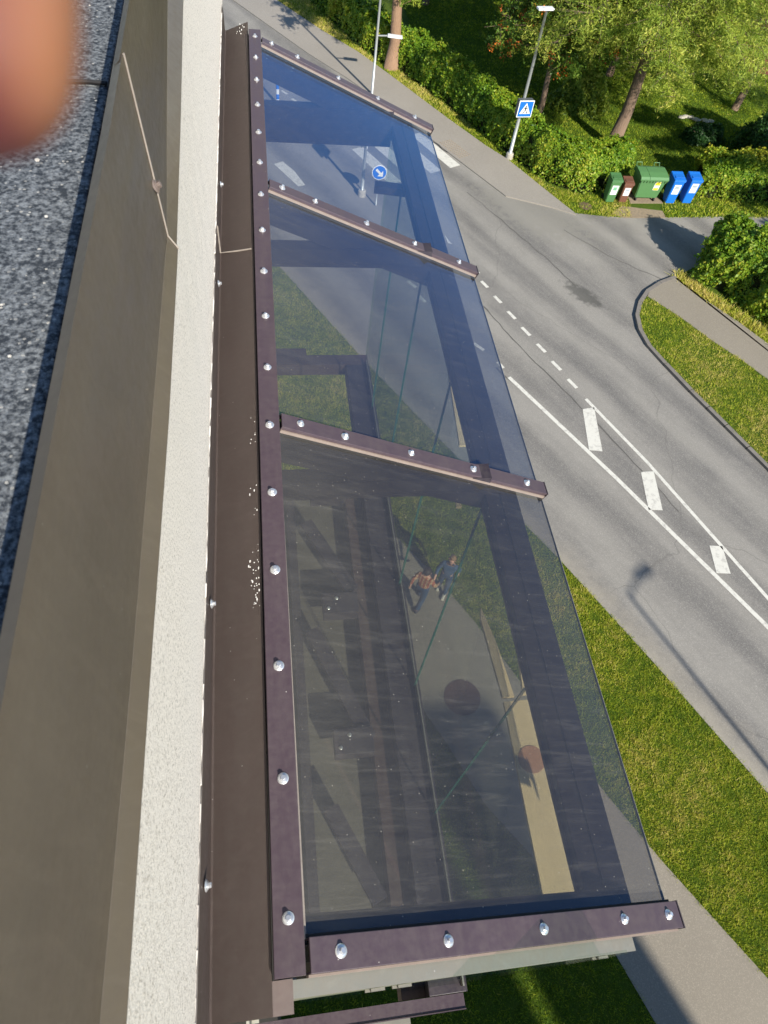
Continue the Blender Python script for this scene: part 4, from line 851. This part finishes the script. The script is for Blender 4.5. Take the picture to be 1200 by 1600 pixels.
bm = NB(); bar(bm, near(585, 292, 1.95), near(650, 300, 1.95), .05, .04); part('bracket', bm, M['steel'], can)
# glazed screen below the eaves beam
LZ = 3.55; XG = .712
ydiv = [.03, .04]; 
edges_y = [.345 * 1.99 + .0, .665 * 1.99, .968 * 1.99, 2.62, 3.3]
prev = .035
for e in edges_y + [3.74]:
    bm = NB(); box(bm, XG - .006, XG + .002, prev + .003, e - .003, Z(LZ), Z(1.926)); p_ = part('screen_pane', bm, M['screen_glass'], can)
    if e < 3.7:
        bm = NB(); box(bm, XG - .0065, XG + .0025, e - .0022, e + .0022, Z(LZ), Z(1.926)); part('glass_edge', bm, M['glass_edge'], p_)
    prev = e
bm = NB(); box(bm, .02, XG - .02, .012, .020, Z(LZ), Z(1.66)); part('screen_pane', bm, M['screen_glass'], can)
# lower frame
bm = NB(); box(bm, .575, .735, -.02, 3.74, Z(LZ + .13), Z(LZ), .003); box(bm, .736, .742, -.02, 3.74, Z(LZ + .03), Z(LZ + .01)); lb = part('lower_beam', bm, M['steel'], can)
bm = NB(); box(bm, .715, .722, .0, 3.74, Z(LZ - .001), Z(LZ - .045)); part('glass_channel', bm, M['silver'], lb)
bm = NB(); box(bm, .47, .573, -.02, 2.75, Z(LZ + .22), Z(LZ + .09)); part('inner_channel', bm, M['brown_steel'], can)
bm = NB(); box(bm, CX, .735, 3.742, 3.84, Z(LZ + .10), Z(LZ)); box(bm, CX, .30, 3.842, 3.92, Z(LZ + .06), Z(LZ + .01)); part('end_bar', bm, M['brown_steel'], can)
bm = NB(); box(bm, -.16, .72, -.075, -.022, Z(LZ + .1), Z(LZ)); box(bm, -.16, .722, -.080, -.076, Z(LZ + .012), Z(LZ - .006)); part('end_bar', bm, M['rail'], can)
bm = NB(); box(bm, -.16, .50, -.105, -.082, Z(LZ + .16), Z(LZ + .12)); part('end_trim', bm, M['silver'], can)
for Yb, x0 in ((1.08, .27), (1.86, .27), (2.66, .25)):
    bm = NB(); box(bm, x0, .47, Yb - .065, Yb + .065, Z(LZ + .12), Z(LZ + .03), .003); br_ = part('bracket', bm, M['steel'], can)
    for k in (-1, 1): screw(br_, (x0 + .03 + .05 * (k > 0), Yb + .03 * k, Z(LZ + .03)), (0, 0, 1), .9)
for p, q in (((.21, 2.44), (.45, 1.95)), ((.20, 1.72), (.45, 1.10)), ((.23, .78), (.42, .36))):
    bm = NB(); bar(bm, (*p, Z(LZ + .08)), (*q, Z(LZ + .08)), .075, .05); part('brace', bm, M['steel'] if p[0] < .3 else M['brown_steel'], can)
M['deck'] = simple('dusty_painted_shade', (.125, .112, .085), .85, var=.3, sc=9, bump=.2)
bm = NB(); box(bm, CX, .50, .05, 2.72, Z(LZ + .24), Z(LZ + .222)); part('shade_sheet', bm, M['deck'], can)  # added dark sheet, its colour stands in for shade under the near pane
bm = NB(); box(bm, .10, .15, .05, 2.72, Z(LZ + .22), Z(LZ + .14)); part('wall_bearer', bm, M['steel'], can)
# silver edge profile under the near glazing bar, hung brackets and the long near edge strip
bm = NB(); sloped(bm, .0, .80, .018, .046, -.05, -.012); sloped(bm, .0, .79, .040, .046, -.085, -.0505); es = part('edge_profile', bm, M['silver'], can)
bm = NB(); tri = [(.0, gz(0) - .053), (.36, gz(.36) - .053), (.18, gz(.18) - .16), (.0, gz(0) - .33)]
va = [bm.verts.new((a_, .018, b_)) for a_, b_ in tri]; vb = [bm.verts.new((a_, .022, b_)) for a_, b_ in tri]; bm.faces.new(va); bm.faces.new(vb[::-1])
for k in range(4): bm.faces.new((va[k], vb[k], vb[(k + 1) % 4], va[(k + 1) % 4]))
part('side_closure', bm, M['closure'], es)
for x_ in (.16, .215, .70):
    bm = NB()
    p = (x_, .016, gz(x_) - .052); box(bm, p[0] - .009, p[0] + .009, p[1] - .004, p[1] + .001, p[2] - .012, p[2] + .03); box(bm, p[0] - .019, p[0] + .019, p[1] - .004, p[1] + .001, p[2] + .002, p[2] + .016)
    part('clip', bm, M['silver'], es)
M['sun_patch'] = simple('sun_patch_tan', (.80, .60, .33), .6, var=.1, sc=6)  # board pieces cut to the outlines of the sun patches on it
bx_ = lambda y: .712 - .003
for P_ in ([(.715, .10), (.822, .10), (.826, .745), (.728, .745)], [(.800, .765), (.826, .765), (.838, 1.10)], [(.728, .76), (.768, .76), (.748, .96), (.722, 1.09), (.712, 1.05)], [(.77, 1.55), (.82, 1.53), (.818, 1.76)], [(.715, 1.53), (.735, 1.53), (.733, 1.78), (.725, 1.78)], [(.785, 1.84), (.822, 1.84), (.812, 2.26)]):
    bm = NB(); slab(bm, P_, Z(2.215), Z(2.2)); tb = part('sun_patch_board', bm, M['sun_patch'], can)
bm = NB(); lathe(bm, [(.043, 0), (.043, .0012)], 28, Matrix.Translation((.776, .555, Z(2.1999)))); part('round_patch', bm, simple('brown_patch', (.50, .24, .13), .7), can)
# ------------------------------------------------------------------ unseen wing added to cast the shadow on the near lawn (out of frame)
wing = thing('shadow_wing', 'unseen wing added out of frame below to cast the shadow on the path', 'building', (0, -17, 0))
M['wing'] = simple('wing_render', (.62, .56, .46), .9, var=.05)
HW = 15.6
bm = NB(); box(bm, -8, 10.95, -8, 0, 0, HW, .01); part('wall', bm, M['wing'], wing)
bm = NB(); box(bm, 11.33, 13.6, -.35, 0, 0, HW, .01); part('slit_slab', bm, M['wing'], wing)  # thin slab added beside the wing to leave a slit of sun
bm = NB(); box(bm, -8.1, 11.0, -8.1, .05, HW + .002, HW + .12); part('roof', bm, M['roof'], wing)

# ------------------------------------------------------------------ the photographer's hand, a finger over the corner of the lens
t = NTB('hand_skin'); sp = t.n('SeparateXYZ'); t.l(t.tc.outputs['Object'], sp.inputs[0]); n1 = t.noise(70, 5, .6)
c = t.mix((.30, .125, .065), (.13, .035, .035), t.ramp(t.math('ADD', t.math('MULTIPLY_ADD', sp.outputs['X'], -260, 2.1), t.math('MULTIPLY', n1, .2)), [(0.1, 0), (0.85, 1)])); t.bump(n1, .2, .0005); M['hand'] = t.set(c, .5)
for nd in M['hand'].node_tree.nodes:
    if nd.type == 'BSDF_PRINCIPLED': nd.inputs['Subsurface Weight'].default_value = .15; nd.inputs['Subsurface Radius'].default_value = (.01, .003, .001)
def cs(px_, py_, d):                                  # point d metres in front of the lens plane
    v = ray(px_, py_) / 1109 * d; return Vector((v.x, v.y, H + v.z))
D = .042
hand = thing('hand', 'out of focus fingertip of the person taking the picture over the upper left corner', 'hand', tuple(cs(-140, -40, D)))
o0 = hand.location.copy(); ax = lambda a, b, c: (RX * a + RD * b + RF * c)       # right, down, forward in metres
tip = cs(-92, 220, D) - o0
V = [tuple(ax(-.035, -.115, -.03)), tuple(ax(-.03, -.085, -.025)), tuple(ax(-.026, -.068, -.02))]; Rr = [.024, (.033, .018), (.036, .014)]; E = [(0, 1), (1, 2)]
def ch(st_, pts, rs):
    p = st_
    for q, r_ in zip(pts, rs): V.append(tuple(q)); Rr.append(r_); E.append((p, len(V) - 1)); p = len(V) - 1
ch(2, [tip + ax(-.008, -.052, -.010), tip + ax(-.003, -.028, -.002), tip + ax(0, -.008, 0), tip + ax(0, .001, 0)], [.0098, .0093, .0088, .0074])
for k, (dx, ln) in enumerate(((-.024, .92), (-.045, .85), (-.064, .68))):
    b_ = ax(-.026 + dx * .8, -.062 + .004 * k, -.02); ch(2, [b_, b_ + ax(-.004, .034 * ln, .006), b_ + ax(-.006, .052 * ln, -.012), b_ + ax(-.006, .050 * ln, -.03)], [.0098, .0092, .0086, .0072])
ch(1, [ax(-.005, -.085, -.035), ax(.014, -.068, -.045), ax(.02, -.05, -.05)], [.012, .0105, .0085])
ch(0, [ax(-.05, -.20, -.06), ax(-.07, -.34, -.12)], [.03, .038])
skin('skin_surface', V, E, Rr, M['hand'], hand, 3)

# ------------------------------------------------------------------ groups of repeats
for o in S.objects:
    if o.parent is None and 'category' in o:
        g = {'waste bin': 'wheelie bins in a row by the hedge', 'street lamp': 'street lamps along the road', 'hedge': 'clipped garden hedges', 'person': 'people walking on the path', 'manhole': 'rusty covers in the ground'}.get(o['category'])
        if g: o['group'] = g
